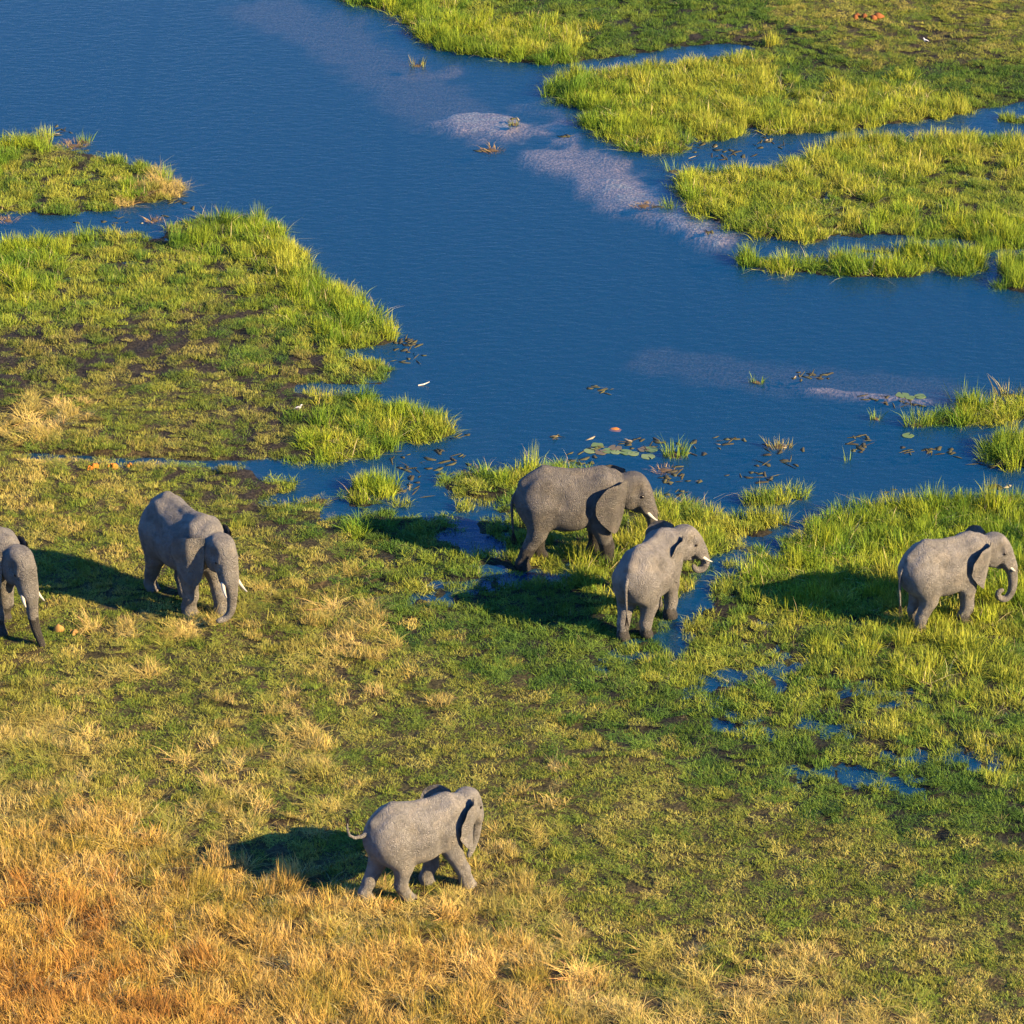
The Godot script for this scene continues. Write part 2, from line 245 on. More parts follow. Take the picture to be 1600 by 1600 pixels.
# A closed tube along points with a radius at each; rings of `sides` vertices, smooth normals.
func tube_into(v: PackedVector3Array, nrm: PackedVector3Array, idx: PackedInt32Array, pts: Array, radii: Array, sides: int, squash := 1.0) -> void:
	var start := v.size()
	var side := Vector3.ZERO
	for i in pts.size():
		var a: Vector3 = pts[maxi(i - 1, 0)]
		var b: Vector3 = pts[mini(i + 1, pts.size() - 1)]
		var along := (b - a).normalized()
		if side == Vector3.ZERO:
			side = along.cross(Vector3(0.13, 0.2, 1.0)).normalized()
		side = (side - along * side.dot(along)).normalized()
		var other := along.cross(side)
		for k in sides:
			var t := TAU * k / sides
			var d := side * cos(t) + other * sin(t) * squash
			v.append(pts[i] + d * radii[i])
			nrm.append((side * cos(t) * squash + other * sin(t)).normalized())
	for i in pts.size() - 1:
		for k in sides:
			var a := start + i * sides + k
			var b := start + i * sides + (k + 1) % sides
			idx.append_array([a, a + sides, b, b, a + sides, b + sides])
	for e in [0, pts.size() - 1]:
		var c := v.size()
		v.append(pts[e])
		var out: Vector3 = (pts[e] - pts[1 if e == 0 else e - 1]).normalized()
		nrm.append(out)
		for k in sides:
			var a: int = start + e * sides + k
			var b: int = start + e * sides + (k + 1) % sides
			if e == 0:
				idx.append_array([c, a, b])
			else:
				idx.append_array([c, b, a])


func array_mesh(v: PackedVector3Array, nrm: PackedVector3Array, idx: PackedInt32Array, col := PackedColorArray()) -> ArrayMesh:
	var a := []
	a.resize(Mesh.ARRAY_MAX)
	a[Mesh.ARRAY_VERTEX] = v
	if nrm.size() == v.size():
		a[Mesh.ARRAY_NORMAL] = nrm
	if col.size() == v.size():
		a[Mesh.ARRAY_COLOR] = col
	a[Mesh.ARRAY_INDEX] = idx
	var m := ArrayMesh.new()
	m.add_surface_from_arrays(Mesh.PRIMITIVE_TRIANGLES, a)
	return m


# ---------------------------------------------------------------- the lie of the land
func near_line(p: Vector2, flat: Array) -> float:
	var best := 1e9
	for i in range(0, flat.size() - 2, 2):
		var q := Geometry2D.get_closest_point_to_segment(p, Vector2(flat[i], flat[i + 1]), Vector2(flat[i + 2], flat[i + 3]))
		best = minf(best, p.distance_squared_to(q))
	return sqrt(best)


func survey() -> void:
	var n := NX * NZ
	var inside := PackedByteArray()
	inside.resize(n)
	for flat in LAND:                                      # fill each outline, row by row
		for j in NZ:
			var z := Z0 + (j + 0.5) * CELL
			var cuts := []
			for i in range(0, flat.size(), 2):
				var ax: float = flat[i]
				var az: float = flat[i + 1]
				var bx: float = flat[(i + 2) % flat.size()]
				var bz: float = flat[(i + 3) % flat.size()]
				if (az > z) != (bz > z):
					cuts.append(ax + (z - az) / (bz - az) * (bx - ax))
			cuts.sort()
			for c in range(0, cuts.size() - 1, 2):
				for i in range(maxi(0, int((cuts[c] - X0) / CELL)), mini(NX, int((cuts[c + 1] - X0) / CELL) + 1)):
					inside[j * NX + i] = 1
	# distance to the other side of the shoreline, two sweeps each way
	var to_land := PackedFloat32Array()
	var to_water := PackedFloat32Array()
	to_land.resize(n)
	to_water.resize(n)
	for i in n:
		to_land[i] = 0.0 if inside[i] else 99.0
		to_water[i] = 99.0 if inside[i] else 0.0
	for way in 2:
		for jj in NZ:
			var j := jj if way == 0 else NZ - 1 - jj
			var dj := -1 if way == 0 else 1
			for ii in NX:
				var i := ii if way == 0 else NX - 1 - ii
				var at := j * NX + i
				var a := to_land[at]
				var b := to_water[at]
				var has_i := i + dj >= 0 and i + dj < NX
				var has_j := j + dj >= 0 and j + dj < NZ
				if has_i:
					a = minf(a, to_land[at + dj] + CELL)
					b = minf(b, to_water[at + dj] + CELL)
				if has_j:
					a = minf(a, to_land[at + dj * NX] + CELL)
					b = minf(b, to_water[at + dj * NX] + CELL)
					if has_i:
						a = minf(a, to_land[at + dj * NX + dj] + CELL * 1.41)
						b = minf(b, to_water[at + dj * NX + dj] + CELL * 1.41)
					if i - dj >= 0 and i - dj < NX:
						a = minf(a, to_land[at + dj * NX - dj] + CELL * 1.41)
						b = minf(b, to_water[at + dj * NX - dj] + CELL * 1.41)
				to_land[at] = a
				to_water[at] = b
	shore.resize(n)
	for i in n:
		shore[i] = to_water[i] - to_land[i]
	for flat in CHANNELS:                                  # creeks and pools cut through the sward
		var half: float = flat[0]
		var line: Array = flat[1]
		mark(line, half + 1.2, func(at: int, d: float, x: float, z: float) -> void:
			var broken := 0.35 if half < 0.45 else 0.0                # thin pools are broken up by the plants in them
			var edge := d - half * (1.0 + 0.9 * rough_noise.get_noise_2d(x * 0.9, z * 0.9)) + (0.22 + 2.0 * broken) * fine_noise.get_noise_2d(x * (1.0 + broken), z) + broken * 0.3
			shore[at] = minf(shore[at], edge))
	sandy.resize(n)
	for flat in SANDBARS:
		var half: float = flat[0]
		var strong: float = flat[1]
		var line: Array = flat[2]
		mark(line, half * 1.6, func(at: int, d: float, x: float, z: float) -> void:
			var k := 1.0 - smoothstep(0.55, 1.25, d / half + 0.22 * warp_noise.get_noise_2d(x * 2.0, z * 2.0) + 0.30 * rough_noise.get_noise_2d(x * 1.6 + z * 0.8, z * 0.9 - x * 0.4))
			sandy[at] = maxf(sandy[at], k * strong))
	# which sward grows where: the nearest sample, its border wandering with noise
	sward.resize(n / 4)
	var spots := []
	for letter in SWARD:
		var flat: Array = SWARD[letter]
		for i in range(0, flat.size(), 2):
			spots.append([flat[i], flat[i + 1] * 0.5, KINDS.find(letter)])
	var rows := {}
	for s in spots:                                        # bucketed in depth, so that only near samples are looked at
		var key := int(floorf(s[1] / 1.5))
		rows.get_or_add(key, []).append(s)
	for j in NZ / 2:
		for i in NX / 2:
			var x := X0 + (i + 0.5) * CELL * 2.0
			var z := Z0 + (j + 0.5) * CELL * 2.0
			var wx := x + 1.5 * warp_noise.get_noise_2d(x, z) + 0.9 * patch_noise.get_noise_2d(x + 40.0, z)
			var wz := (z + 2.2 * warp_noise.get_noise_2d(x + 90.0, z) + 1.3 * patch_noise.get_noise_2d(x, z + 70.0)) * 0.5
			var best := 1e9
			var kind := 2
			var key := int(floorf(wz / 1.5))
			for k in range(key - 2, key + 3):
				for s in rows.get(k, []):
					var d: float = (s[0] - wx) * (s[0] - wx) + (s[1] - wz) * (s[1] - wz)
					if d < best:
						best = d
						kind = s[2]
			sward[j * (NX / 2) + i] = kind
	height.resize(n)
	for j in NZ:
		for i in NX:
			var at := j * NX + i
			var x := X0 + (i + 0.5) * CELL
			var z := Z0 + (j + 0.5) * CELL
			var s := shore[at] + 0.25 * warp_noise.get_noise_2d(x * 3.0, z * 3.0) + 0.22 * rough_noise.get_noise_2d(x, z)
			if s > 0.0:
				var k: Dictionary = kinds[KINDS[sward[(j / 2) * (NX / 2) + i / 2]]]
				var level: float = k.y + k.rough * 1.3 * rough_noise.get_noise_2d(x * 1.5, z * 1.5) + k.rough * 0.9 * fine_noise.get_noise_2d(x, z)
				height[at] = lerpf(-0.02, level, smoothstep(0.0, 0.7, s))
			else:
				height[at] = maxf(-0.5, s * 0.35 - 0.05) * (1.0 - 0.6 * sandy[at])


func mark(line: Array, reach: float, touch: Callable) -> void:
	var lo := Vector2(1e9, 1e9)
	var hi := -lo
	for i in range(0, line.size(), 2):
		lo = lo.min(Vector2(line[i], line[i + 1]))
		hi = hi.max(Vector2(line[i], line[i + 1]))
	for j in range(maxi(0, int((lo.y - reach - Z0) / CELL)), mini(NZ, int((hi.y + reach - Z0) / CELL) + 1)):
		for i in range(maxi(0, int((lo.x - reach - X0) / CELL)), mini(NX, int((hi.x + reach - X0) / CELL) + 1)):
			var x := X0 + (i + 0.5) * CELL
			var z := Z0 + (j + 0.5) * CELL
			var d := near_line(Vector2(x, z), line)
			if d < reach:
				touch.call(j * NX + i, d, x, z)


func cell_at(x: float, z: float) -> int:
	return clampi(int((z - Z0) / CELL), 0, NZ - 1) * NX + clampi(int((x - X0) / CELL), 0, NX - 1)


func height_at(x: float, z: float) -> float:
	var fx := clampf((x - X0) / CELL - 0.5, 0.0, NX - 1.001)
	var fz := clampf((z - Z0) / CELL - 0.5, 0.0, NZ - 1.001)
	var i := int(fx)
	var j := int(fz)
	fx -= i
	fz -= j
	var at := j * NX + i
	return lerpf(lerpf(height[at], height[at + 1], fx), lerpf(height[at + NX], height[at + NX + 1], fx), fz)


func kind_at(x: float, z: float) -> int:
	return sward[clampi(int((z - Z0) / (CELL * 2.0)), 0, NZ / 2 - 1) * (NX / 2) + clampi(int((x - X0) / (CELL * 2.0)), 0, NX / 2 - 1)]


func lay_ground() -> void:
	var xs := [-1600.0, -600.0, -220.0, -90.0, -48.0]
	var zs := [-1800.0, -700.0, -260.0, -120.0, -80.0]
	for i in 321:
		xs.append(-31.9 + i * 0.199)
	xs.append_array([48.0, 90.0, 220.0, 600.0, 1600.0])
	for j in 491:
		zs.append(-63.8 + j * 0.2)
	zs.append_array([45.0, 80.0, 160.0, 500.0, 1500.0])
	var v := PackedVector3Array()
	var col := PackedColorArray()
	var idx := PackedInt32Array()
	var w := xs.size()
	for z: float in zs:
		for x: float in xs:
			var y := height_at(x, z)
			v.append(Vector3(x, y, z))
			var c: Color
			var grain := 1.0 + 0.35 * fine_noise.get_noise_2d(x * 2.3, z * 2.3) + 0.25 * rough_noise.get_noise_2d(x * 3.0, z * 3.0)
			if y < 0.0 and (y < -0.04 or shore[cell_at(x, z)] < 0.05):
				var s := sandy[cell_at(x, z)]
				c = Color(0.004, 0.012, 0.020).lerp(Color(0.72, 0.58, 0.52), s * clampf(1.0 + 0.5 * rough_noise.get_noise_2d(x * 1.2, z * 3.5), 0.4, 1.2))
			else:
				c = kinds[KINDS[kind_at(x, z)]].soil
				c = c * grain
			c = c * 1.5                                        # the clod texture takes a third of it away again
			c.a = 1.0
			col.append(c)
	for j in zs.size() - 1:
		for i in w - 1:
			var a := j * w + i
			idx.append_array([a, a + 1, a + w, a + 1, a + w + 1, a + w])
	var nrm := PackedVector3Array()
	nrm.resize(v.size())
	for j in zs.size():
		for i in w:
			var a := j * w + i
			var l := v[a - 1 if i > 0 else a]
			var r := v[a + 1 if i < w - 1 else a]
			var f := v[a - w if j > 0 else a]
			var b := v[a + w if j < zs.size() - 1 else a]
			nrm[a] = (b - f).cross(r - l).normalized()
	var m := matte("soil", Color.WHITE, 0.95)
	m.vertex_color_use_as_albedo = true
	var clods := NoiseTexture2D.new()                      # crumbs, wet and dry lumps, bits of dead stalk
	var cn := FastNoiseLite.new()
	cn.seed = 8
	cn.frequency = 0.035
	cn.fractal_octaves = 5
	cn.fractal_gain = 0.65
	clods.noise = cn
	clods.seamless = true
	clods.width = 512
	clods.height = 512
	var tones := Gradient.new()
	tones.set_color(0, Color(0.30, 0.28, 0.26))
	tones.set_color(1, Color(1.0, 0.97, 0.92))
	clods.color_ramp = tones
	m.albedo_texture = clods
	var lumps := NoiseTexture2D.new()
	lumps.noise = cn
	lumps.seamless = true
	lumps.width = 512
	lumps.height = 512
	m.heightmap_enabled = true
	m.heightmap_texture = lumps
	m.heightmap_scale = 3.5
	var uv := PackedVector2Array()
	for p in v:
		uv.append(Vector2(p.x, p.z) / 2.7)
	var a := []
	a.resize(Mesh.ARRAY_MAX)
	a[Mesh.ARRAY_VERTEX] = v
	a[Mesh.ARRAY_NORMAL] = nrm
	a[Mesh.ARRAY_COLOR] = col
	a[Mesh.ARRAY_TEX_UV] = uv
	a[Mesh.ARRAY_INDEX] = idx
	var sheet := ArrayMesh.new()
	sheet.add_surface_from_arrays(Mesh.PRIMITIVE_TRIANGLES, a)
	var o := part("ground", sheet, m, self)
	tag(o, "muddy floodplain ground and sandy river bed under the grass", "", "", "structure")


func lay_water() -> void:
	var v := PackedVector3Array([Vector3(-1600, 0, -1800), Vector3(1600, 0, -1800), Vector3(-1600, 0, 1500), Vector3(1600, 0, 1500)])
	var up := PackedVector3Array([Vector3.UP, Vector3.UP, Vector3.UP, Vector3.UP])
	var m := StandardMaterial3D.new()
	m.resource_name = "river water"
	m.albedo_color = Color(0.001, 0.046, 0.108, 1.0).linear_to_srgb()
	m.albedo_color.a = 0.50
	m.transparency = BaseMaterial3D.TRANSPARENCY_ALPHA
	m.roughness = 0.06
	m.metallic_specular = 0.26
	var wave := NoiseTexture2D.new()
	var wn := FastNoiseLite.new()
	wn.noise_type = FastNoiseLite.TYPE_SIMPLEX_SMOOTH
	wn.frequency = 0.012
	wn.fractal_octaves = 5
	wn.fractal_gain = 0.55
	wn.domain_warp_enabled = true
	wn.domain_warp_amplitude = 25.0
	wn.domain_warp_frequency = 0.01
	wave.noise = wn
	wave.seamless = true
	wave.width = 1024
	wave.height = 1024
	wave.as_normal_map = true
	wave.bump_strength = 5.0
	m.normal_enabled = true
	m.normal_texture = wave
	m.normal_scale = 0.50
	var a := []
	a.resize(Mesh.ARRAY_MAX)
	a[Mesh.ARRAY_VERTEX] = v
	a[Mesh.ARRAY_NORMAL] = up
	a[Mesh.ARRAY_TANGENT] = PackedFloat32Array([1, 0, 0, 1, 1, 0, 0, 1, 1, 0, 0, 1, 1, 0, 0, 1])
	var uv := PackedVector2Array()
	for p in v:
		uv.append(Vector2(p.x * 0.11, p.z * 0.24))
	a[Mesh.ARRAY_TEX_UV] = uv
	a[Mesh.ARRAY_INDEX] = PackedInt32Array([0, 1, 2, 1, 3, 2])
	var sheet := ArrayMesh.new()
	sheet.add_surface_from_arrays(Mesh.PRIMITIVE_TRIANGLES, a)
	var o := part("water", sheet, m, self)
	tag(o, "deep blue slow river water", "", "", "structure")


# ---------------------------------------------------------------- grass
func blade(v: PackedVector3Array, col: PackedColorArray, idx: PackedInt32Array, base: Vector3, tip: Vector3, sag: float, wide: float, face: float, c: Color) -> void:
	var s := Vector3(cos(face), 0.0, sin(face)) * wide * 0.5
	var mid := base.lerp(tip, 0.55) + Vector3(0.0, sag, 0.0)
	var n := v.size()
	v.append_array([base - s, base + s, mid - s * 0.8, mid + s * 0.8, tip])
	for k in 5:
		col.append(c)
	idx.append_array([n, n + 1, n + 2, n + 1, n + 3, n + 2, n + 2, n + 3, n + 4])


# A patch of unit blade height: radius, number of blades, how far they lean, how wide they are.
func grass_mesh(radius: float, count: int, lean: float, wide: float, spread: float, straw: float, nominal: float, seeded: int) -> ArrayMesh:
	var r := RandomNumberGenerator.new()
	r.seed = seeded
	var v := PackedVector3Array()
	var col := PackedColorArray()
	var idx := PackedInt32Array()
	for k in count:
		var at := r.randf() * TAU
		var base := Vector3(r.randf_range(-radius, radius), -0.12, r.randf_range(-radius, radius))
		var h := r.randf_range(1.0 - spread, 1.0 + spread * 0.6)
		var to := at
		var off := (absf(r.randfn(0.0, lean)) + 0.10) * nominal      # blades lean as far as their own height allows
		var tip := base + Vector3(cos(to) * off, h / sqrt(1.0 + pow(off / nominal, 2.0)), sin(to) * off)
		var shade := r.randf_range(0.55, 1.35)
		var c := Color(shade * r.randf_range(0.8, 1.15), shade, shade * r.randf_range(0.7, 1.2))
		if r.randf() < straw:                              # a dead, straw-coloured blade
			c = Color(shade * 1.9, shade * 1.35, shade * 1.9)
		blade(v, col, idx, base, tip, 0.16 * h * minf(off / nominal, 1.0), wide * r.randf_range(0.7, 1.3), r.randf() * TAU, c)
	return array_mesh(v, PackedVector3Array(), idx, col)


func sow() -> void:
	var m := matte("grass blades", Color.WHITE, 0.75)
	m.vertex_color_use_as_albedo = true
	m.backlight_enabled = true
	m.backlight = Color(0.35, 0.35, 0.22)
	m.cull_mode = BaseMaterial3D.CULL_DISABLED
	# blades are modelled at height 1 and scaled to their length: x and z of a patch are scaled apart
	var meshes := {"tall": [], "meadow": [], "turf": [], "dry": [], "stalk": []}
	for k in 4:
		meshes.tall.append(grass_mesh(0.23, 110, 0.75, 0.014, 0.55, 0.10, 0.36, 100 + k))
		meshes.meadow.append(grass_mesh(0.24, 170, 1.0, 0.013, 0.6, 0.10, 0.15, 200 + k))
		meshes.turf.append(grass_mesh(0.24, 220, 1.1, 0.012, 0.65, 0.14, 0.08, 300 + k))
		meshes.dry.append(grass_mesh(0.24, 180, 1.2, 0.011, 0.6, 0.25, 0.27, 400 + k))
		meshes.stalk.append(grass_mesh(0.22, 9, 1.1, 0.013, 0.4, 0.0, 0.5, 500 + k))
	var places := {}                                       # region + mesh -> transforms and colours
	var span := Vector2(28.0, 32.0)
	var step := 0.4
	var gx := int(2.0 * span.x / step)
	var gz := int(92.0 / step)
	var total := 0
	for j in gz:
		var z0 := -60.0 + j * step
		# only as far to each side as the picture, and a few steps beside it, reach
		var reach := 4.5 + (103.3 - z0) * 0.134
		for i in gx:
			var x0 := -span.x + i * step
			if absf(x0) > reach:
				continue
			if height[cell_at(x0, z0)] < -0.25:
				continue
			var lot := rng.randf()
			var kind_here := kind_at(x0 + rng.randfn(0.0, 0.45), z0 + rng.randfn(0.0, 0.6))
			var k: Dictionary = kinds[KINDS[kind_here]]
			for c in (2 if lot < 0.25 else 1):
				var x := x0 + (0.5 + rng.randf_range(-0.3, 0.3)) * step
				var z := z0 + (0.5 + rng.randf_range(-0.3, 0.3)) * step
				var y := height_at(x, z)
				var clump := patch_noise.get_noise_2d(x * 1.6, z * 1.6)
				var small := fine_noise.get_noise_2d(x * 0.8 + 30.0, z * 0.8)
				if y < -0.06 - 0.05 * rng.randf() or (y < 0.0 and rng.randf() < 0.55):
					continue
				var thin: bool = clump * 0.7 + small * 0.8 < k.bare + 0.35 * rng.randf()
				if thin and rng.randf() < 0.6:
					continue
				var s := shore[cell_at(x, z)]
				var tall: float = k.h * (1.0 + (1.4 if k.mesh == "dry" else 0.95) * clump + 0.60 * small) * rng.randf_range(0.75, 1.2)
				if s < 1.2 and k.mesh != "dry" and k.h > 0.15:
					tall *= 1.15
				tall = maxf(tall, k.h * 0.4) * (0.6 if thin else 1.0)
				var wide := rng.randf_range(0.85, 1.2) * (0.8 if thin else 1.0)
				var spin := Basis(Vector3.UP, rng.randf() * TAU)
				# neighbouring tufts are laid over the same way, as wind and feet left them
				var way := TAU * 1.3 * warp_noise.get_noise_2d(x * 1.1 + 300.0, z * 0.8) + 0.8 + rng.randfn(0.0, 0.5)
				var laid: float = {"dry": 0.55, "tall": 0.30, "meadow": 0.35, "turf": 0.30}[k.mesh] * rng.randf_range(0.1, 1.0)
				var tilt := Basis(Vector3(cos(way), 0.0, sin(way)), laid)
				var b := tilt * spin * Basis.from_scale(Vector3(wide, tall, wide))
				var tint: Array = k.tint
				var hue := clampf(0.5 + 0.9 * warp_noise.get_noise_2d(x * 1.7 + 200.0, z * 1.7) + 0.5 * clump + rng.randfn(0.0, 0.22), 0.0, 1.0)
				var colour: Color = tint[0].lerp(tint[1], clampf(hue * 2.0 - 1.0, 0.0, 1.0)).lerp(tint[2], clampf(1.0 - hue * 2.0, 0.0, 1.0))
				colour = colour * rng.randf_range(0.82, 1.18)
				var key := "%s/%s/%d" % [region(x, z, KINDS[kind_here]), k.mesh, rng.randi() % 4]
				if not places.has(key):
					places[key] = PackedFloat32Array()
				places[key].append_array([b.x.x, b.y.x, b.z.x, x, b.x.y, b.y.y, b.z.y, y, b.x.z, b.y.z, b.z.z, z, colour.r, colour.g, colour.b, 1.0])
				total += 1
				if rng.randf() < {"L": 0.04, "D": 0.10, "O": 0.3, "G": 0.3}.get(KINDS[kind_here], 0.2):      # a few long bleached stalks above the rest
					var long: float = minf(k.h, 0.34) * rng.randf_range(1.2, 1.9)
					var sb := spin * Basis.from_scale(Vector3(long * 2.0, long, long * 2.0))
					var pale := Color(0.50, 0.40, 0.19) * rng.randf_range(0.6, 1.1)
					key = "%s/stalk/%d" % [region(x, z, KINDS[kind_here]), rng.randi() % 4]
					if not places.has(key):
						places[key] = PackedFloat32Array()
					places[key].append_array([sb.x.x, sb.y.x, sb.z.x, x, sb.x.y, sb.y.y, sb.z.y, y, sb.x.z, sb.y.z, sb.z.z, z, pale.r, pale.g, pale.b, 1.0])
	print("tufts ", total)
	var roots := {}
	for key: String in places:
		var bits := key.split("/")
		if not roots.has(bits[0]):
			var root := thing(bits[0], Vector3.ZERO)
			tag(root, SWARD_LABELS[bits[0]], "grass", "", "stuff")
			roots[bits[0]] = root
		var mm := MultiMesh.new()
		mm.transform_format = MultiMesh.TRANSFORM_3D
		mm.use_colors = true
		mm.mesh = meshes[bits[1]][int(bits[2])]
		mm.instance_count = places[key].size() / 16
		mm.buffer = places[key]
		var o := MultiMeshInstance3D.new()
		o.name = "grass_blades"
		o.multimesh = mm
		o.material_override = m
		roots[bits[0]].add_child(o, true)


const SWARD_LABELS := {
	"golden_grass": "tall golden dry grass across the lower corner of the bank",
	"straw_grass": "patchy straw-yellow grass between the golden grass and green lawn",
	"grazed_turf": "short grazed olive turf on the near bank",
	"wet_meadow_grass": "dark green wet meadow grass along the marsh edge",
	"marsh_grass": "bright green marsh grass with pools on the near bank",
	"islet_grass": "grass on the small islet beside the left edge",
	"left_marsh_grass": "green grass over trampled mud on the wide marsh at the left",
	"far_bank_grass": "grass of the far bank and tall-grass tongue behind the channel",
	"island_grass": "pale green grass on the broad island at the right",
	"reed_grass": "narrow strips of bright reeds in front of the right island",
}


func region(x: float, z: float, letter: String) -> String:
	if z > -1.0:
		if letter in "GO":
			return "golden_grass"
		if letter in "SY":
			return "straw_grass"
		if letter in "LB":
			return "grazed_turf"
		return "wet_meadow_grass" if letter == "D" else "marsh_grass"
	if x < 0.5 and z > -20.0:
		return "left_marsh_grass" if z > -22.5 and not (z < -3.0 and x > -2.2) else "marsh_grass"
	if x < -6.0 and z < -20.0 and z > -33.0:
		return "islet_grass" if z < -23.3 - 0.0 * x else "left_marsh_grass"
	if z > -14.0:
		return "marsh_grass"
	if z > -20.2:
		return "reed_grass"
	if z > -31.4 + (1.5 if x < 9.0 else 0.0) and x > 5.0:
		return "island_grass"
	return "far_bank_grass"

# ---------------------------------------------------------------- elephants
# Skin is sculpted as a field on a grid (tapered limbs joined smoothly) and meshed with surface nets.
class Sculpt:
	var lo: Vector3
	var cell: float
	var nx: int
	var ny: int
	var nz: int
	var f := PackedFloat32Array()

	func _init(a: Vector3, b: Vector3, size: float) -> void:
		lo = a
		cell = size
		nx = int((b.x - a.x) / size) + 2
		ny = int((b.y - a.y) / size) + 2
		nz = int((b.z - a.z) / size) + 2
		f.resize(nx * ny * nz)
		f.fill(0.6)

	func span(a: Vector3, b: Vector3) -> Array:
		return [clampi(int((a.x - lo.x) / cell), 0, nx), clampi(int((b.x - lo.x) / cell) + 2, 0, nx), clampi(int((a.y - lo.y) / cell), 0, ny), clampi(int((b.y - lo.y) / cell) + 2, 0, ny), clampi(int((a.z - lo.z) / cell), 0, nz), clampi(int((b.z - lo.z) / cell) + 2, 0, nz)]

	func limb(a: Vector3, b: Vector3, ra: float, rb: float, k: float) -> void:
		var m := Vector3.ONE * (maxf(ra, rb) + k + cell * 3.0)
		var s := span(a.min(b) - m, a.max(b) + m)
		var ab := b - a
		var inv := 1.0 / maxf(ab.length_squared(), 1e-6)
		for z in range(s[4], s[5]):
			for y in range(s[2], s[3]):
				var at: int = (z * ny + y) * nx
				for x in range(s[0], s[1]):
					var p := lo + Vector3(x, y, z) * cell - a
					var t := clampf(p.dot(ab) * inv, 0.0, 1.0)
					var d := (p - ab * t).length() - lerpf(ra, rb, t)
					var e := f[at + x]
					var h := maxf(k - absf(d - e), 0.0)
					f[at + x] = minf(d, e) - h * h * 0.25 / k

	func lump(c: Vector3, r: Vector3, turn: Basis, k: float) -> void:
		var big := maxf(r.x, maxf(r.y, r.z)) + k + cell * 3.0
		var s := span(c - Vector3.ONE * big, c + Vector3.ONE * big)
		var back := turn.inverse()
		for z in range(s[4], s[5]):
			for y in range(s[2], s[3]):
				var at: int = (z * ny + y) * nx
				for x in range(s[0], s[1]):
					var p := back * (lo + Vector3(x, y, z) * cell - c) / r
					var q := p / r
					var k0 := p.length()
					var d := k0 * (k0 - 1.0) / maxf(q.length(), 1e-4)
					var e := f[at + x]
					var h := maxf(k - absf(d - e), 0.0)
					f[at + x] = minf(d, e) - h * h * 0.25 / k

	# a hollow pressed into what is there
	func press(c: Vector3, r: Vector3, turn: Basis, k: float) -> void:
		var big := maxf(r.x, maxf(r.y, r.z)) + k + cell * 3.0
		var s := span(c - Vector3.ONE * big, c + Vector3.ONE * big)
		var back := turn.inverse()
		for z in range(s[4], s[5]):
			for y in range(s[2], s[3]):
				var at: int = (z * ny + y) * nx
				for x in range(s[0], s[1]):
					var p := back * (lo + Vector3(x, y, z) * cell - c) / r
					var k0 := p.length()
					var d := -k0 * (k0 - 1.0) / maxf((p / r).length(), 1e-4)
					var e := f[at + x]
					var h := maxf(k - absf(d - e), 0.0)
					f[at + x] = maxf(d, e) + h * h * 0.25 / k

	# a barrel given by its side view: [x, top, bottom, half width] from tail to chest
	func barrel(st: Array) -> void:
		var tops := PackedFloat32Array()
		var bots := PackedFloat32Array()
		var wide := PackedFloat32Array()
		for x in nx:
			var px := lo.x + x * cell
			var i := 0
			while i < st.size() - 2 and st[i + 1][0] < px:
				i += 1
			var t: float = (px - st[i][0]) / (st[i + 1][0] - st[i][0])
			var out := 0.0
			if t < 0.0 or t > 1.0:
				out = absf(px - (st[0][0] if t < 0.0 else st[-1][0]))
			t = clampf(t, 0.0, 1.0)
			var got := []
			for c in [1, 2, 3]:                                # smooth through the stations
				var p0: float = st[maxi(i - 1, 0)][c]
				var p1: float = st[i][c]
				var p2: float = st[i + 1][c]
				var p3: float = st[mini(i + 2, st.size() - 1)][c]
				got.append(0.5 * (2.0 * p1 + (p2 - p0) * t + (2.0 * p0 - 5.0 * p1 + 4.0 * p2 - p3) * t * t + (3.0 * p1 - p0 - 3.0 * p2 + p3) * t * t * t))
			tops.append(got[0])
			bots.append(got[1])
			wide.append(maxf(0.02, got[2]) - (100.0 if out > 0.0 else 0.0))
		for z in nz:
			var pz := absf(lo.z + z * cell)
			for y in ny:
				var py := lo.y + y * cell
				var at := (z * ny + y) * nx
				for x in nx:
					var w := wide[x]
					if w < 0.0:
						continue
					var mid := bots[x] + 0.44 * (tops[x] - bots[x])
					var ry := tops[x] - mid if py > mid else mid - bots[x]
					var n := 1.75 if py > mid else 2.25
					var u := pow(pow(absf(py - mid) / ry, n) + pow(pz / w, n), 1.0 / n)
					f[at + x] = minf(f[at + x], (u - 1.0) * minf(w, ry) * 0.9)

	func value(p: Vector3) -> float:
		var q := (p - lo) / cell
		var i := clampi(int(q.x), 0, nx - 2)
		var j := clampi(int(q.y), 0, ny - 2)
		var k := clampi(int(q.z), 0, nz - 2)
		q = (q - Vector3(i, j, k)).clamp(Vector3.ZERO, Vector3.ONE)
		var a := (k * ny + j) * nx + i
		var b := a + nx
		var c := a + nx * ny
		var d := c + nx
		return lerpf(lerpf(lerpf(f[a], f[a + 1], q.x), lerpf(f[b], f[b + 1], q.x), q.y), lerpf(lerpf(f[c], f[c + 1], q.x), lerpf(f[d], f[d + 1], q.x), q.y), q.z)

	func slope(p: Vector3) -> Vector3:
		var e := cell * 0.8
		return Vector3(value(p + Vector3(e, 0, 0)) - value(p - Vector3(e, 0, 0)), value(p + Vector3(0, e, 0)) - value(p - Vector3(0, e, 0)), value(p + Vector3(0, 0, e)) - value(p - Vector3(0, 0, e))).normalized()

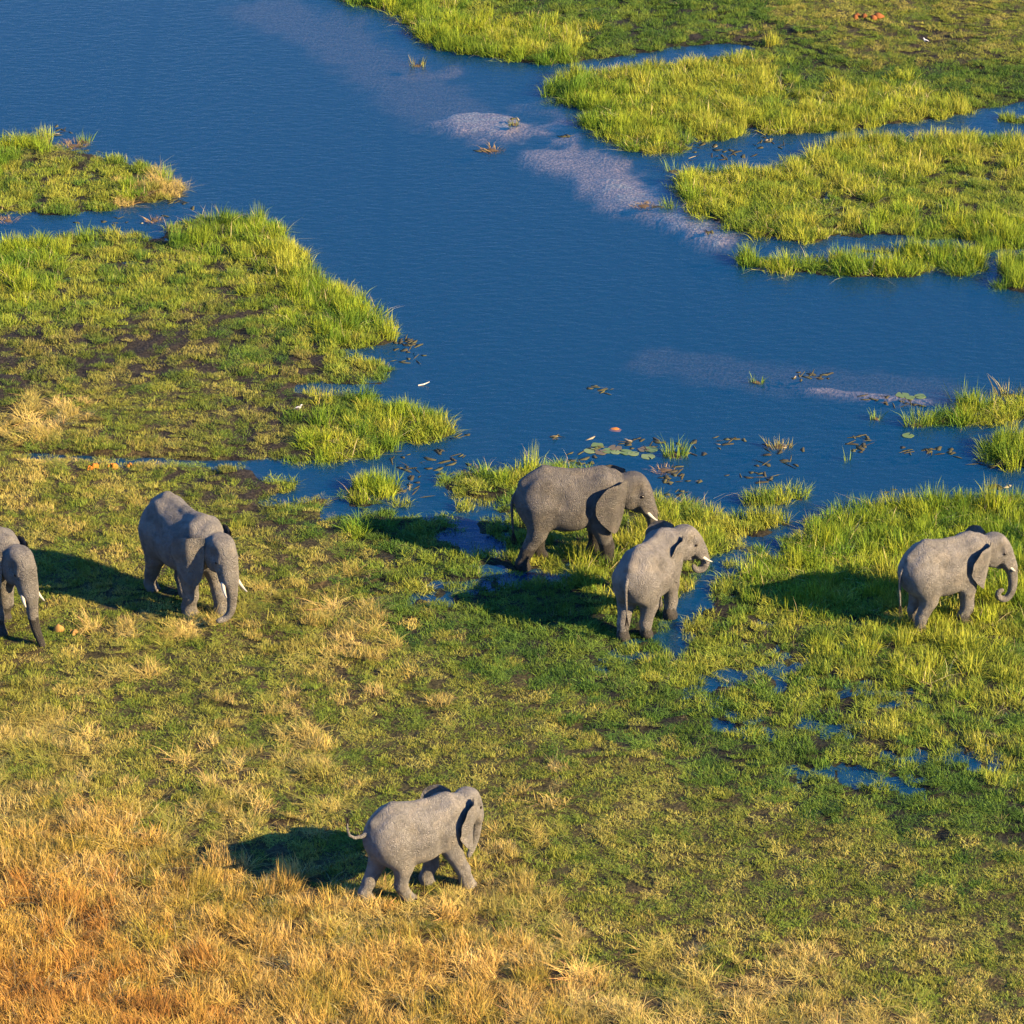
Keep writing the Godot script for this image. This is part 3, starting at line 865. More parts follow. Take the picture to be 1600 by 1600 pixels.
	func skin(v: PackedVector3Array, nrm: PackedVector3Array, idx: PackedInt32Array) -> void:
		var at_cell := PackedInt32Array()
		at_cell.resize(f.size())
		at_cell.fill(-1)
		var sx := 1
		var sy := nx
		var sz := nx * ny
		var corner := [0, sx, sy, sx + sy, sz, sx + sz, sy + sz, sx + sy + sz]
		for z in nz - 1:
			for y in ny - 1:
				var row := (z * ny + y) * nx
				for x in nx - 1:
					var at := row + x
					var inn := f[at] < 0.0
					if inn == (f[at + 1] < 0.0) and inn == (f[at + sy] < 0.0) and inn == (f[at + sx + sy] < 0.0) and inn == (f[at + sz] < 0.0) and inn == (f[at + sz + 1] < 0.0) and inn == (f[at + sz + sy] < 0.0) and inn == (f[at + sz + sy + 1] < 0.0):
						continue
					var sum := Vector3.ZERO
					var n := 0
					for c in 8:
						for axis in 3:
							if c & (1 << axis):
								continue
							var a: float = f[at + corner[c]]
							var b: float = f[at + corner[c | (1 << axis)]]
							if (a < 0.0) == (b < 0.0):
								continue
							var p := Vector3(c & 1, (c >> 1) & 1, (c >> 2) & 1)
							p[axis] += a / (a - b)
							sum += p
							n += 1
					at_cell[at] = v.size()
					var q := lo + (Vector3(x, y, z) + sum / n) * cell
					v.append(q)
					nrm.append(slope(q))
		for z in range(1, nz - 1):
			for y in range(1, ny - 1):
				var row := (z * ny + y) * nx
				for x in range(1, nx - 1):
					var at := row + x
					var inn := f[at] < 0.0
					for axis in 3:
						var step: int = [sx, sy, sz][axis]
						if inn == (f[at + step] < 0.0):
							continue
						var u: int = [sy, sz, sx][axis]
						var w: int = [sz, sx, sy][axis]
						var a := at_cell[at - u - w]
						var b := at_cell[at - w]
						var c := at_cell[at]
						var d := at_cell[at - u]
						if inn:
							idx.append_array([a, c, b, a, d, c])
						else:
							idx.append_array([a, b, c, a, c, d])


const BARREL := [[-1.60, 2.02, 1.86, 0.08], [-1.52, 2.26, 1.62, 0.26], [-1.36, 2.50, 1.36, 0.41], [-1.12, 2.70, 1.20, 0.51], [-0.85, 2.83, 1.14, 0.57], [-0.52, 2.83, 1.06, 0.65], [-0.15, 2.75, 1.01, 0.72], [0.20, 2.70, 1.05, 0.72], [0.52, 2.74, 1.16, 0.64], [0.80, 2.80, 1.30, 0.54], [1.05, 2.74, 1.52, 0.43], [1.25, 2.68, 1.75, 0.36], [1.38, 2.5, 2.0, 0.16]]
# outline of an ear: [up, near edge, far edge]
const EAR := [[0.40, 0.06, 0.50], [0.35, 0.01, 0.70], [0.22, 0.0, 0.86], [0.04, 0.0, 0.95], [-0.18, 0.0, 0.97], [-0.40, 0.01, 0.91], [-0.60, 0.02, 0.80], [-0.78, 0.05, 0.65], [-0.94, 0.09, 0.48], [-1.06, 0.15, 0.33], [-1.11, 0.20, 0.27]]


func ear_into(v: PackedVector3Array, nrm: PackedVector3Array, idx: PackedInt32Array, root: Vector3, head: Basis, side: float, flare: float, size: float, tilt: float, stand: float) -> void:
	var rows := 22
	var cols := 12
	var pts := []
	var back := Vector3(-cos(flare), 0.0, side * sin(flare))
	var out := Vector3(sin(flare), 0.0, side * cos(flare))
	var up := Vector3(0.16, 1.0, 0.0).rotated(out, tilt * side).normalized()
	back = back.rotated(out, tilt * side)
	for r in rows + 1:
		var t := float(r) / rows * (EAR.size() - 1)
		var i := mini(int(t), EAR.size() - 2)
		t -= i
		var line := []
		var h := lerpf(EAR[i][0], EAR[i + 1][0], t)
		var a := lerpf(EAR[i][1], EAR[i + 1][1], t)
		var b := lerpf(EAR[i][2], EAR[i + 1][2], t)
		for c in cols + 1:
			var u := lerpf(a, b, float(c) / cols)
			# dished, with a rolled upper edge and a rippled rim
			var bend := stand * smoothstep(0.0, 0.45, u) - 0.08 * u * u + 0.05 * sin(h * 5.0 + 1.0) * u + 0.03 * sin(h * 13.0 + u * 5.0) * u * u
			if h > 0.22:
				bend -= (h - 0.22) * 0.35 * u
			line.append(root + head * ((back * u + up * h + out * bend) * size))
		pts.append(line)
	for face in [1.0, -1.0]:
		var start := v.size()
		for r in rows + 1:
			for c in cols + 1:
				var p: Vector3 = pts[r][c]
				var du: Vector3 = pts[r][mini(c + 1, cols)] - pts[r][maxi(c - 1, 0)]
				var dv: Vector3 = pts[mini(r + 1, rows)][c] - pts[maxi(r - 1, 0)][c]
				var n := du.cross(dv).normalized() * side
				if n.dot(head * out) < 0.0:
					n = -n
				var rim := minf(minf(float(r), float(rows - r)) / 2.0, minf(1.0, (cols - c) / 2.0))
				v.append(p + n * face * (0.006 + 0.020 * minf(rim, 1.0)) * size)
				nrm.append(n * face)
		for r in rows:
			for c in cols:
				var a := start + r * (cols + 1) + c
				var quad := [a, a + 1, a + cols + 1, a + 1, a + cols + 2, a + cols + 1]
				var facing := (v[quad[1]] - v[quad[0]]).cross(v[quad[2]] - v[quad[0]]).dot(nrm[a])
				if facing > 0.0:                               # front faces run clockwise
					quad = [a, a + cols + 1, a + 1, a + 1, a + cols + 1, a + cols + 2]
				idx.append_array(quad)
	# close the rim between the two faces
	var half := (rows + 1) * (cols + 1)
	var first := v.size() - half * 2
	var edge := []
	for c in cols + 1:
		edge.append(c)
	for r in range(1, rows + 1):
		edge.append(r * (cols + 1) + cols)
	for c in range(cols - 1, -1, -1):
		edge.append(rows * (cols + 1) + c)
	for e in edge.size() - 1:
		var a: int = first + edge[e]
		var b: int = first + edge[e + 1]
		idx.append_array([a, b, a + half, b, b + half, a + half])


var skin_wrinkles: ImageTexture


func elephant(d: Dictionary) -> void:
	var s: float = d.size
	var at := Vector2(d.at[0], d.at[1])
	var ground: float = d.get("ground", 0.12)
	var root := thing("elephant", Vector3(at.x, ground, at.y), -deg_to_rad(d.heading))
	root.scale = Vector3.ONE * s
	tag(root, d.label, "elephant", "elephants on the floodplain")
	var sc := Sculpt.new(Vector3(-1.85, -0.12, -1.0), Vector3(2.75, 3.2, 1.0), 0.042)
	if absf(d.yaw) > 30.0:
		sc = Sculpt.new(Vector3(-1.85, -0.12, -0.95), Vector3(2.5, 3.2, 1.65), 0.042)
	var neck := Vector3(1.10, 2.32, 0.0)
	var turn := Basis(Vector3.UP, -deg_to_rad(d.yaw)) * Basis(Vector3(0, 0, 1), deg_to_rad(d.pitch))
	var level := Basis(Vector3.UP, -deg_to_rad(d.yaw))
	var lift := Vector3(0.0, d.get("raise", -0.20), 0.0)
	var on := func(p: Vector3) -> Vector3: return neck + lift + turn * (p - neck)
	var no := Basis.IDENTITY
	sc.barrel(BARREL)
	# backbone, hip bones, shoulder blades
	sc.limb(Vector3(-1.35, 2.44, 0), Vector3(-0.75, 2.78, 0), 0.10, 0.12, 0.16)
	sc.limb(Vector3(-0.75, 2.78, 0), Vector3(0.1, 2.65, 0), 0.11, 0.11, 0.12)
	sc.limb(Vector3(0.1, 2.65, 0), Vector3(0.85, 2.68, 0), 0.11, 0.12, 0.14)
	for side in [1.0, -1.0]:
		sc.lump(Vector3(-0.82, 2.40, side * 0.30), Vector3(0.24, 0.26, 0.11), no, 0.26)
		sc.lump(Vector3(0.74, 2.05, side * 0.34), Vector3(0.32, 0.60, 0.18), Basis(Vector3(0, 0, 1), -0.2), 0.2)
		sc.lump(Vector3(-0.92, 1.85, side * 0.30), Vector3(0.48, 0.62, 0.29), Basis(Vector3(0, 0, 1), 0.25), 0.2)
		sc.press(Vector3(-0.40, 2.28, side * 0.72), Vector3(0.20, 0.36, 0.16), Basis(Vector3(0, 0, 1), 0.2), 0.14)
		sc.press(Vector3(0.40, 1.75, side * 0.80), Vector3(0.10, 0.55, 0.17), Basis(Vector3(0, 0, 1), -0.15), 0.12)
	# legs: [forward shift, lift, sideways shift] for right fore, left fore, right hind, left hind
	var feet := []
	for leg in 4:
		var side := 1.0 if leg % 2 == 0 else -1.0
		var spec: Array = d.feet[leg]
		var fore := leg < 2
		var top := Vector3(0.78 if fore else -0.92, 1.85, side * 0.34)
		var foot := Vector3((0.80 if fore else -0.95) + spec[0], spec[1], side * (0.32 + spec[2]))
		var swing: float = spec[0]
		feet.append(foot)
		if fore:
			var elbow := top.lerp(foot, 0.36) + Vector3(-0.09, 0.0, 0.0)
			var wrist := top.lerp(foot, 0.70) + Vector3(0.03 + 0.22 * spec[1], 0.0, 0.0)
			var ankle := foot + Vector3(-0.03 - 0.1 * spec[1], 0.20, 0.0)
			sc.limb(top, elbow, 0.32, 0.265, 0.18)
			sc.limb(elbow, wrist, 0.26, 0.195, 0.10)
			sc.limb(wrist, ankle, 0.198, 0.18, 0.08)
			sc.limb(ankle, foot + Vector3(0.03, 0.05, 0.0), 0.19, 0.22, 0.07)
		else:
			var knee := top.lerp(foot, 0.42) + Vector3(0.17 - 0.10 * absf(swing), 0.0, side * 0.02)
			var hock := top.lerp(foot, 0.74) + Vector3(-0.05 - 0.05 * swing, 0.02, 0.0)
			var ankle := foot + Vector3(-0.05, 0.18, 0.0)
			sc.limb(top, knee, 0.40, 0.255, 0.2)
			sc.limb(knee, hock, 0.255, 0.178, 0.10)
			sc.limb(hock, ankle, 0.178, 0.168, 0.08)
			sc.limb(ankle, foot + Vector3(0.04, 0.05, 0.0), 0.165, 0.19, 0.07)
	# neck and head
	var nod: Vector3 = on.call(Vector3(1.45, 2.40, 0))
	sc.limb(Vector3(0.85, 2.20, 0), nod, 0.45, 0.36, 0.22)
	sc.lump(on.call(Vector3(1.64, 2.48, 0)), Vector3(0.42, 0.42, 0.35), turn, 0.2)
	sc.limb(on.call(Vector3(1.82, 2.66, 0)), on.call(Vector3(2.0, 2.36, 0)), 0.20, 0.24, 0.12)
	sc.limb(on.call(Vector3(1.86, 2.45, 0)), on.call(Vector3(2.08, 2.06, 0)), 0.28, 0.235, 0.12)
	sc.limb(on.call(Vector3(1.52, 2.05, 0)), on.call(Vector3(1.92, 1.82, 0)), 0.20, 0.085, 0.10)
	for side in [1.0, -1.0]:
		sc.lump(on.call(Vector3(1.66, 2.70, side * 0.13)), Vector3(0.27, 0.18, 0.16), turn, 0.10)
		sc.lump(on.call(Vector3(1.62, 2.18, side * 0.19)), Vector3(0.28, 0.30, 0.15), turn, 0.12)
		sc.limb(on.call(Vector3(1.84, 2.52, side * 0.24)), on.call(Vector3(1.96, 2.40, side * 0.25)), 0.085, 0.07, 0.06)
		sc.limb(on.call(Vector3(1.96, 2.16, side * 0.15)), on.call(Vector3(2.12, 1.90, side * 0.18)), 0.14, 0.095, 0.09)
		sc.press(on.call(Vector3(1.80, 2.50, side * 0.43)), Vector3(0.13, 0.20, 0.17), turn, 0.10)
	# trunk
	var trunk := [on.call(Vector3(2.04, 2.22, 0)), on.call(Vector3(2.14, 2.02, 0))]
	for t: Array in d.trunk:
		trunk.append(trunk[1] + level * Vector3(t[0], t[1], t[2]))
	var curve := Curve3D.new()
	curve.bake_interval = 0.04
	for i in trunk.size():
		var pull: Vector3 = (trunk[mini(i + 1, trunk.size() - 1)] - trunk[maxi(i - 1, 0)]) * 0.17
		curve.add_point(trunk[i], -pull, pull)
	var steps := 26
	var long := curve.get_baked_length()
	var was := curve.sample_baked(0.0)
	for i in range(1, steps + 1):
		var t := float(i) / steps
		var p := curve.sample_baked(long * t)
		sc.limb(was, p, lerpf(0.225, 0.070, pow(t - 1.0 / steps, 0.75)), lerpf(0.225, 0.070, pow(t, 0.75)), 0.10 if t < 0.3 else 0.025)
		was = p
	# flat soles
	for i in sc.f.size():
		var y := (i / sc.nx) % sc.ny
		var py := sc.lo.y + y * sc.cell
		if py < 0.1:
			sc.f[i] = maxf(sc.f[i], -py - 0.02)
	var v := PackedVector3Array()
	var nrm := PackedVector3Array()
	var idx := PackedInt32Array()
	sc.skin(v, nrm, idx)
	# tail
	var tail := []
	var thick := []
	for i in d.tail.size():
		var t: Array = d.tail[i]
		tail.append(Vector3(t[0], t[1], t[2]))
		thick.append(lerpf(0.075, 0.022, pow(float(i) / (d.tail.size() - 1), 0.7)))
	tube_into(v, nrm, idx, tail, thick, 8)
	for k in 2:
		var side := 1.0 if k == 0 else -1.0
		ear_into(v, nrm, idx, on.call(Vector3(1.46, 2.44, side * 0.38)), level, side, deg_to_rad(d.flare[k]), d.get("ear", 0.95), d.get("ear_tilt", 0.05), d.get("stand", [0.26, 0.26])[k])
	# hide: grey with dusty and bare patches, wet where the animal has waded or drunk
	var dry: Color = d.skin
	var col := PackedColorArray()
	var hide := FastNoiseLite.new()
	hide.seed = int(at.x * 7.0) + 40
	hide.frequency = 1.3
	hide.fractal_octaves = 4
	var tip_from: float = d.get("wet_trunk", 9.0)
	for p in v:
		var n := hide.get_noise_3d(p.x, p.y, p.z)
		var c := dry * (1.0 + 0.30 * n + 0.20 * hide.get_noise_3d(p.x * 5.0, p.y * 5.0 + 9.0, p.z * 5.0))
		c = c.lerp(dry * Color(1.45, 1.36, 1.22), clampf(hide.get_noise_3d(p.x * 1.4 + 50.0, p.y * 1.4, p.z * 1.4) * 2.0 - 0.2, 0.0, 0.5))       # dried dust
		c = c.lerp(dry * Color(0.62, 0.60, 0.58), clampf(hide.get_noise_3d(p.x * 2.2, p.y * 2.2 + 80.0, p.z * 2.2) * 2.2 - 0.45, 0.0, 0.45))     # bare dark skin
		var wet := 0.0
		if p.y < d.wet + 0.25 * n + 0.08 * hide.get_noise_3d(p.x * 6.0, p.y * 2.0, p.z * 6.0):
			wet = 0.62
		if tip_from < 5.0 and p.x > 1.5 and curve.get_closest_offset(p) > long * (tip_from + 0.06 * n) and p.distance_to(curve.get_closest_point(p)) < 0.24:
			wet = 0.72
		c = c * (1.0 - wet)
		c.a = 1.0
		col.append(c)
	var m := matte("elephant hide", Color.WHITE, 0.82)
	m.vertex_color_use_as_albedo = true
	m.uv1_triplanar = true
	m.uv1_scale = Vector3.ONE * 0.95
	m.heightmap_enabled = true
	m.heightmap_texture = skin_wrinkles
	m.heightmap_scale = 6.5
	part("body", array_mesh(v, nrm, idx, col), m, root)
	# tusks
	if d.tusk > 0.0:
		var ivory := matte("ivory", Color(0.38, 0.34, 0.26), 0.45)
		for side in [1.0, -1.0]:
			var tv := PackedVector3Array()
			var tn := PackedVector3Array()
			var ti := PackedInt32Array()
			var pts := []
			var rad := []
			for i in 9:
				var t := i / 8.0
				var reach: float = d.tusk * t
				pts.append(on.call(Vector3(2.11 + reach * 0.62 + 0.02, 1.93 - reach * 0.62 + reach * reach * 0.42, side * (0.185 + reach * 0.24 - reach * reach * 0.10))))
				rad.append(lerpf(0.060, 0.012, pow(t, 1.4)))
			tube_into(tv, tn, ti, pts, rad, 10)
			part("tusk", array_mesh(tv, tn, ti), ivory, root)
	# eyes, set into the surface
	var dark := matte("eye", Color(0.012, 0.008, 0.006), 0.15)
	var ball := SphereMesh.new()
	ball.radius = 0.042
	ball.height = 0.084
	ball.radial_segments = 12
	ball.rings = 6
	for side in [1.0, -1.0]:
		var p: Vector3 = on.call(Vector3(1.93, 2.36, side * 0.55))
		var inward: Vector3 = turn * Vector3(0, 0, -side * 0.01)
		for i in 40:
			if sc.value(p) < 0.0:
				break
			p += inward
		part("eye", ball, dark, root).position = p + inward * 0.8
	# hair at the end of the tail
	var hv := PackedVector3Array()
	var hn := PackedVector3Array()
	var hi := PackedInt32Array()
	var r := RandomNumberGenerator.new()
	r.seed = 9
	var end: Vector3 = tail[-1]
	var ran: Vector3 = (tail[-1] - tail[-2]).normalized()
	for i in 16:
		var off := Vector3(r.randfn(0, 1), r.randfn(0, 1), r.randfn(0, 1)) * 0.06
		tube_into(hv, hn, hi, [end - ran * r.randf_range(0.0, 0.16), end + ran * 0.12 + off * 0.5, end + ran * 0.28 + off + Vector3(0, -0.03, 0)], [0.012, 0.010, 0.003], 4)
	part("tail_tuft", array_mesh(hv, hn, hi), matte("tail hair", Color(0.02, 0.017, 0.015)), root)
	# toenails on the feet that show
	if d.get("nails", false):
		var nail := SphereMesh.new()
		nail.radius = 0.05
		nail.height = 0.09
		nail.radial_segments = 8
		nail.rings = 4
		var horn := matte("toenail", Color(0.11, 0.092, 0.075), 0.6)
		for leg in 4:
			for k in (4 if leg < 2 else 3):
				var a := (k - (1.5 if leg < 2 else 1.0)) * 0.55
				var o := part("toenail", nail, horn, root)
				o.position = feet[leg] + Vector3(0.035 + 0.20 * cos(a), 0.055, 0.20 * sin(a))


func herd() -> void:
	# folds of skin: broken lines running round the body and limbs, crossed by slanting ones
	var im := Image.create(512, 512, false, Image.FORMAT_L8)
	var fold := FastNoiseLite.new()
	fold.seed = 3
	fold.frequency = 1.0
	fold.fractal_octaves = 3
	for y in 512:
		for x in 512:
			var u := x / 512.0
			var w := y / 512.0
			var a := TAU * u
			var e := TAU * w
			var n1 := fold.get_noise_3d(cos(a) * 1.1 + sin(e) * 0.9, sin(a) * 1.1, cos(e) * 0.9)       # wraps round in both directions
			var n2 := fold.get_noise_3d(cos(a) * 2.2 + 9.0, sin(a) * 2.2 + sin(e) * 1.8, cos(e) * 1.8 + 4.0)
			var ring := absf(sin(PI * (w * 10.0 + n1 * 2.4)))
			var slant := absf(sin(PI * (u * 7.0 + w * 5.0 + n2 * 2.0)))
			var fine := absf(sin(PI * (u * 26.0 - w * 20.0 + n1 * 5.0)))
			var k := clampf(0.5 + n2 * 1.6, 0.0, 1.0)
			var h := lerpf(pow(ring, 0.8), pow(slant, 0.8), k) * 0.75 + 0.25 * pow(fine, 0.5)
			im.set_pixel(x, y, Color(h, h, h))
	skin_wrinkles = ImageTexture.create_from_image(im)
	var hanging := [[-1.50, 2.16, 0.0], [-1.60, 2.02, 0.0], [-1.64, 1.80, 0.01], [-1.64, 1.5, 0.02], [-1.62, 1.2, 0.03], [-1.60, 0.98, 0.03]]
	elephant({"label": "tusked elephant in profile wading at the water's edge, trunk hanging down", "at": [1.56, 3.25], "heading": -7.0, "size": 0.96, "yaw": 4.0, "pitch": -10.0, "feet": [[0.18, 0.0, 0.0], [-0.12, 0.0, 0.0], [-0.42, 0.0, 0.0], [0.16, 0.0, 0.0]], "trunk": [[0.14, -0.32, 0.0], [0.17, -0.72, 0.0], [0.12, -1.10, 0.0], [-0.04, -1.40, 0.0], [-0.28, -1.48, 0.0]], "flare": [19.0, 14.0], "ear": 1.0, "tusk": 0.62, "tail": hanging, "wet": 0.75, "wet_trunk": 0.45, "skin": Color(0.098, 0.090, 0.080), "ground": 0.0})
	elephant({"label": "elephant walking towards the viewer across turf, both long tusks showing", "at": [-8.36, 6.1], "heading": 51.0, "size": 0.99, "yaw": 4.0, "pitch": -14.0, "feet": [[-0.26, 0.0, 0.0], [0.36, 0.0, -0.04], [-0.38, 0.0, -0.1], [0.55, 0.0, -0.1]], "trunk": [[0.10, -0.32, 0.0], [0.12, -0.70, 0.02], [0.10, -0.98, 0.06], [0.04, -1.15, 0.18], [0.0, -1.19, 0.36]], "flare": [22.0, 14.0], "stand": [0.26, 0.06], "tusk": 0.72, "tail": hanging, "wet": -1.0, "skin": Color(0.149, 0.138, 0.121), "nails": true})
	elephant({"label": "elephant cut by the picture's edge, wet trunk tip reaching the ground", "at": [-13.55, 7.0], "heading": 44.0, "size": 1.0, "yaw": 4.0, "pitch": -14.0, "feet": [[0.25, 0.0, 0.0], [-0.35, 0.0, 0.0], [-0.3, 0.0, 0.0], [0.3, 0.0, 0.0]], "trunk": [[0.08, -0.35, 0.0], [0.10, -0.80, -0.02], [0.20, -1.20, -0.05], [0.36, -1.58, -0.10], [0.44, -1.80, -0.12]], "flare": [22.0, 14.0], "stand": [0.26, 0.06], "tusk": 0.55, "tail": hanging, "wet": 0.5, "wet_trunk": 0.52, "skin": Color(0.138, 0.128, 0.112)})
	elephant({"label": "elephant seen from behind beside the creek, trunk curled to its mouth", "at": [3.5, 7.25], "heading": -63.0, "size": 0.87, "yaw": 44.0, "pitch": 2.0, "feet": [[0.05, 0.0, -0.04], [0.35, 0.0, 0.0], [0.30, 0.0, -0.10], [-0.18, 0.0, -0.02]], "trunk": [[0.14, -0.20, 0.0], [0.20, -0.42, 0.0], [0.12, -0.60, 0.0], [-0.08, -0.62, 0.0], [-0.17, -0.48, 0.0]], "flare": [34.0, 40.0], "tusk": 0.50, "tail": hanging, "wet": 0.28, "skin": Color(0.161, 0.149, 0.133), "ground": 0.02})
	elephant({"label": "elephant standing in tall bright grass with trunk tip curled back", "at": [11.0, 7.1], "heading": -30.0, "size": 0.85, "yaw": 20.0, "pitch": -4.0, "feet": [[-0.25, 0.0, 0.0], [0.35, 0.0, 0.0], [-0.02, 0.0, -0.05], [0.20, 0.0, 0.0]], "trunk": [[0.14, -0.32, 0.0], [0.20, -0.74, 0.0], [0.16, -1.08, 0.0], [0.0, -1.28, 0.0], [-0.20, -1.22, 0.0], [-0.24, -1.05, 0.0], [-0.12, -0.98, 0.0]], "flare": [30.0, 52.0], "tusk": 0.34, "tail": hanging, "wet": 0.35, "skin": Color(0.166, 0.154, 0.136), "ground": 0.05})
	elephant({"label": "young elephant striding through dry grass with its tail raised", "at": [-2.1, 21.35], "heading": -28.0, "size": 0.83, "yaw": -28.0, "pitch": -8.0, "feet": [[0.52, 0.0, 0.0], [-0.38, 0.0, 0.0], [0.50, 0.0, -0.1], [-0.48, 0.0, 0.0]], "trunk": [[0.06, -0.30, 0.0], [0.02, -0.65, 0.0], [-0.12, -0.95, 0.0], [-0.30, -1.14, 0.0]], "flare": [3.0, 72.0], "tusk": 0.0, "tail": [[-1.48, 2.18, 0.0], [-1.66, 2.12, -0.02], [-1.86, 2.12, -0.04], [-2.0, 2.22, -0.06], [-2.05, 2.42, -0.08], [-2.04, 2.58, -0.1]], "wet": -1.0, "skin": Color(0.176, 0.164, 0.145), "ground": 0.17, "nails": true})


# ---------------------------------------------------------------- what floats and lies about
func furnish_water() -> void:
	var leafy := matte("water plants", Color.WHITE, 0.75)
	leafy.vertex_color_use_as_albedo = true
	leafy.backlight_enabled = true
	leafy.backlight = Color(0.5, 0.5, 0.3)
	leafy.cull_mode = BaseMaterial3D.CULL_DISABLED
	var rooty := matte("root mat", Color(0.075, 0.050, 0.028), 0.95)
	for t: Array in TUSSOCKS:
		var r := RandomNumberGenerator.new()
		r.seed = int(t[0] * 31.0 + t[1] * 17.0)
		var y := maxf(0.0, height_at(t[0], t[1]))
		var root := thing("grass_tussock", Vector3(t[0], y, t[1]))
		tag(root, t[6], "grass tussock", "tussocks and clumps in and by the river")
		var v := PackedVector3Array()
		var col := PackedColorArray()
		var idx := PackedInt32Array()
		var palette: Array = {"fresh": [Color(0.09, 0.17, 0.03), Color(0.17, 0.23, 0.03)], "mixed": [Color(0.12, 0.16, 0.04), Color(0.26, 0.20, 0.07)], "straw": [Color(0.30, 0.20, 0.08), Color(0.16, 0.10, 0.045)]}[t[5]]
		for i in (t[4] * 2 if t[5] == "straw" else t[4]):
			var a := r.randf() * TAU
			var far: float = sqrt(r.randf()) * t[3] * 0.8
			var base := Vector3(cos(a) * far, -0.08, sin(a) * far * 0.8)
			var h: float = t[2] * r.randf_range(0.45, 1.15)
			var to := a + r.randfn(0.0, 0.7)
			var off: float = h * (absf(r.randfn(0.0, 0.45)) + (0.5 if t[5] == "straw" else 0.05))
			var c: Color = palette[0].lerp(palette[1], r.randf()) * r.randf_range(0.7, 1.25)
			c.a = 1.0
			blade(v, col, idx, base, base + Vector3(cos(to) * off, h * (0.55 if t[5] == "straw" else 1.0), sin(to) * off), 0.12 * off, r.randf_range(0.012, 0.024), r.randf() * TAU, c)
		part("blades", array_mesh(v, PackedVector3Array(), idx, col), leafy, root)
		if t[4] > 24:                                          # the mat of roots it stands on
			part("root_mat", mound(t[3] * 0.62, t[3] * 0.5, 0.06, r), rooty, root)
	# lily pads: round leaves with a notch, lying on the water
	var pad_green := [matte("lily pad", Color(0.085, 0.125, 0.035), 0.5), matte("lily pad pale", Color(0.12, 0.155, 0.055), 0.5), matte("lily pad brown", Color(0.09, 0.07, 0.035), 0.5)]
	for i in range(0, LILY_PADS.size(), 2):
		var v := PackedVector3Array([Vector3(0, 0.012, 0)])
		var nrm := PackedVector3Array([Vector3.UP])
		var idx := PackedInt32Array()
		var size := rng.randf_range(0.13, 0.20)
		for k in 23:
			var a := 0.16 + (TAU - 0.32) * k / 22.0
			var wob := size * (1.0 + 0.05 * sin(a * 5.0 + i))
			v.append(Vector3(cos(a) * wob, 0.014 + 0.01 * sin(a * 3.0 + i), sin(a) * wob))
			nrm.append(Vector3.UP)
			v.append(Vector3(cos(a) * wob, 0.002, sin(a) * wob))
			nrm.append(Vector3(cos(a), 0.0, sin(a)))
			if k > 0:
				var n := 1 + k * 2
				idx.append_array([0, n - 2, n, n - 2, n - 1, n, n, n - 1, n + 1])
		var o := part(numbered("lily_pad"), array_mesh(v, nrm, idx), pad_green[(i / 2) % 3 if i < 22 else 0], self)
		o.position = Vector3(LILY_PADS[i], 0.004, LILY_PADS[i + 1])
		o.rotation.y = rng.randf() * TAU
		var before := 0
		for k in range(0 if i < 22 else 22, 22 if i < 22 else LILY_PADS.size(), 2):
			before += 1 if LILY_PADS[k] < LILY_PADS[i] else 0
		var nth: String = ["first", "second", "third", "fourth", "fifth", "sixth", "seventh", "eighth", "ninth", "tenth", "eleventh"][before]
		var shade: String = ["green", "pale green", "brown"][(i / 2) % 3] if i < 22 else "green"
		tag(o, "%s lily pad, %s from the left in the row behind the bull" % [shade, nth] if i < 22 else "%s lily pad, %s from the left of those before the weedy spit" % [shade, nth], "lily pad", "lily pads by the bull" if i < 22 else "lily pads by the spit")
	# drowned and floating weed: small dark leaves and broken stalks, past counting
	var scraps := PackedFloat32Array()
	for i in range(0, WEED.size(), 4):
		for k in int(40.0 * WEED[i + 2] * WEED[i + 3] + 8.0):
			var a := rng.randf() * TAU
			var far := sqrt(rng.randf()) * (1.0 if rng.randf() < 0.8 else 1.6)
			var x: float = WEED[i] + cos(a) * far * WEED[i + 2]
			var z: float = WEED[i + 1] + sin(a) * far * WEED[i + 3]
			if height_at(x, z) > 0.01 or patch_noise.get_noise_2d(x * 3.0, z * 3.0) < -0.08:
				continue
			var stalk := rng.randf() < 0.3
			var b := Basis(Vector3.UP, rng.randf() * TAU) * Basis(Vector3(0, 0, 1), rng.randfn(0.0, 0.25 if stalk else 0.05)) * Basis.from_scale(Vector3(rng.randf_range(0.12, 0.35), 1.0, 0.02) if stalk else Vector3(rng.randf_range(0.06, 0.22), 0.5, rng.randf_range(0.03, 0.10)))
			var c := Color(0.030, 0.024, 0.012).lerp(Color(0.065, 0.060, 0.020), rng.randf())
			if rng.randf() < 0.05:
				c = Color(0.22, 0.18, 0.11)
			scraps.append_array([b.x.x, b.y.x, b.z.x, x, b.x.y, b.y.y, b.z.y, 0.008, b.x.z, b.y.z, b.z.z, z, c.r, c.g, c.b, 1.0])
	var flake := PackedVector3Array([Vector3(0, 0.012, 0)])
	var ups := PackedVector3Array([Vector3.UP])
	var tri := PackedInt32Array()
	for k in 8:
		var a := TAU * k / 8.0
		var far := 1.0 + 0.25 * sin(k * 2.4)
		flake.append(Vector3(cos(a) * far, 0.0, sin(a) * far))
		ups.append(Vector3(cos(a) * 0.3, 1.0, sin(a) * 0.3).normalized())
		tri.append_array([0, 1 + k, 1 + (k + 1) % 8])
	var mm := MultiMesh.new()
	mm.transform_format = MultiMesh.TRANSFORM_3D
	mm.use_colors = true
	mm.mesh = array_mesh(flake, ups, tri)
	mm.instance_count = scraps.size() / 16
	mm.buffer = scraps
	var drift := MultiMeshInstance3D.new()
	drift.name = "floating_weed"
	drift.multimesh = mm
	var dm := matte("floating weed", Color.WHITE, 0.7)
	dm.vertex_color_use_as_albedo = true
	drift.material_override = dm
	add_child(drift)
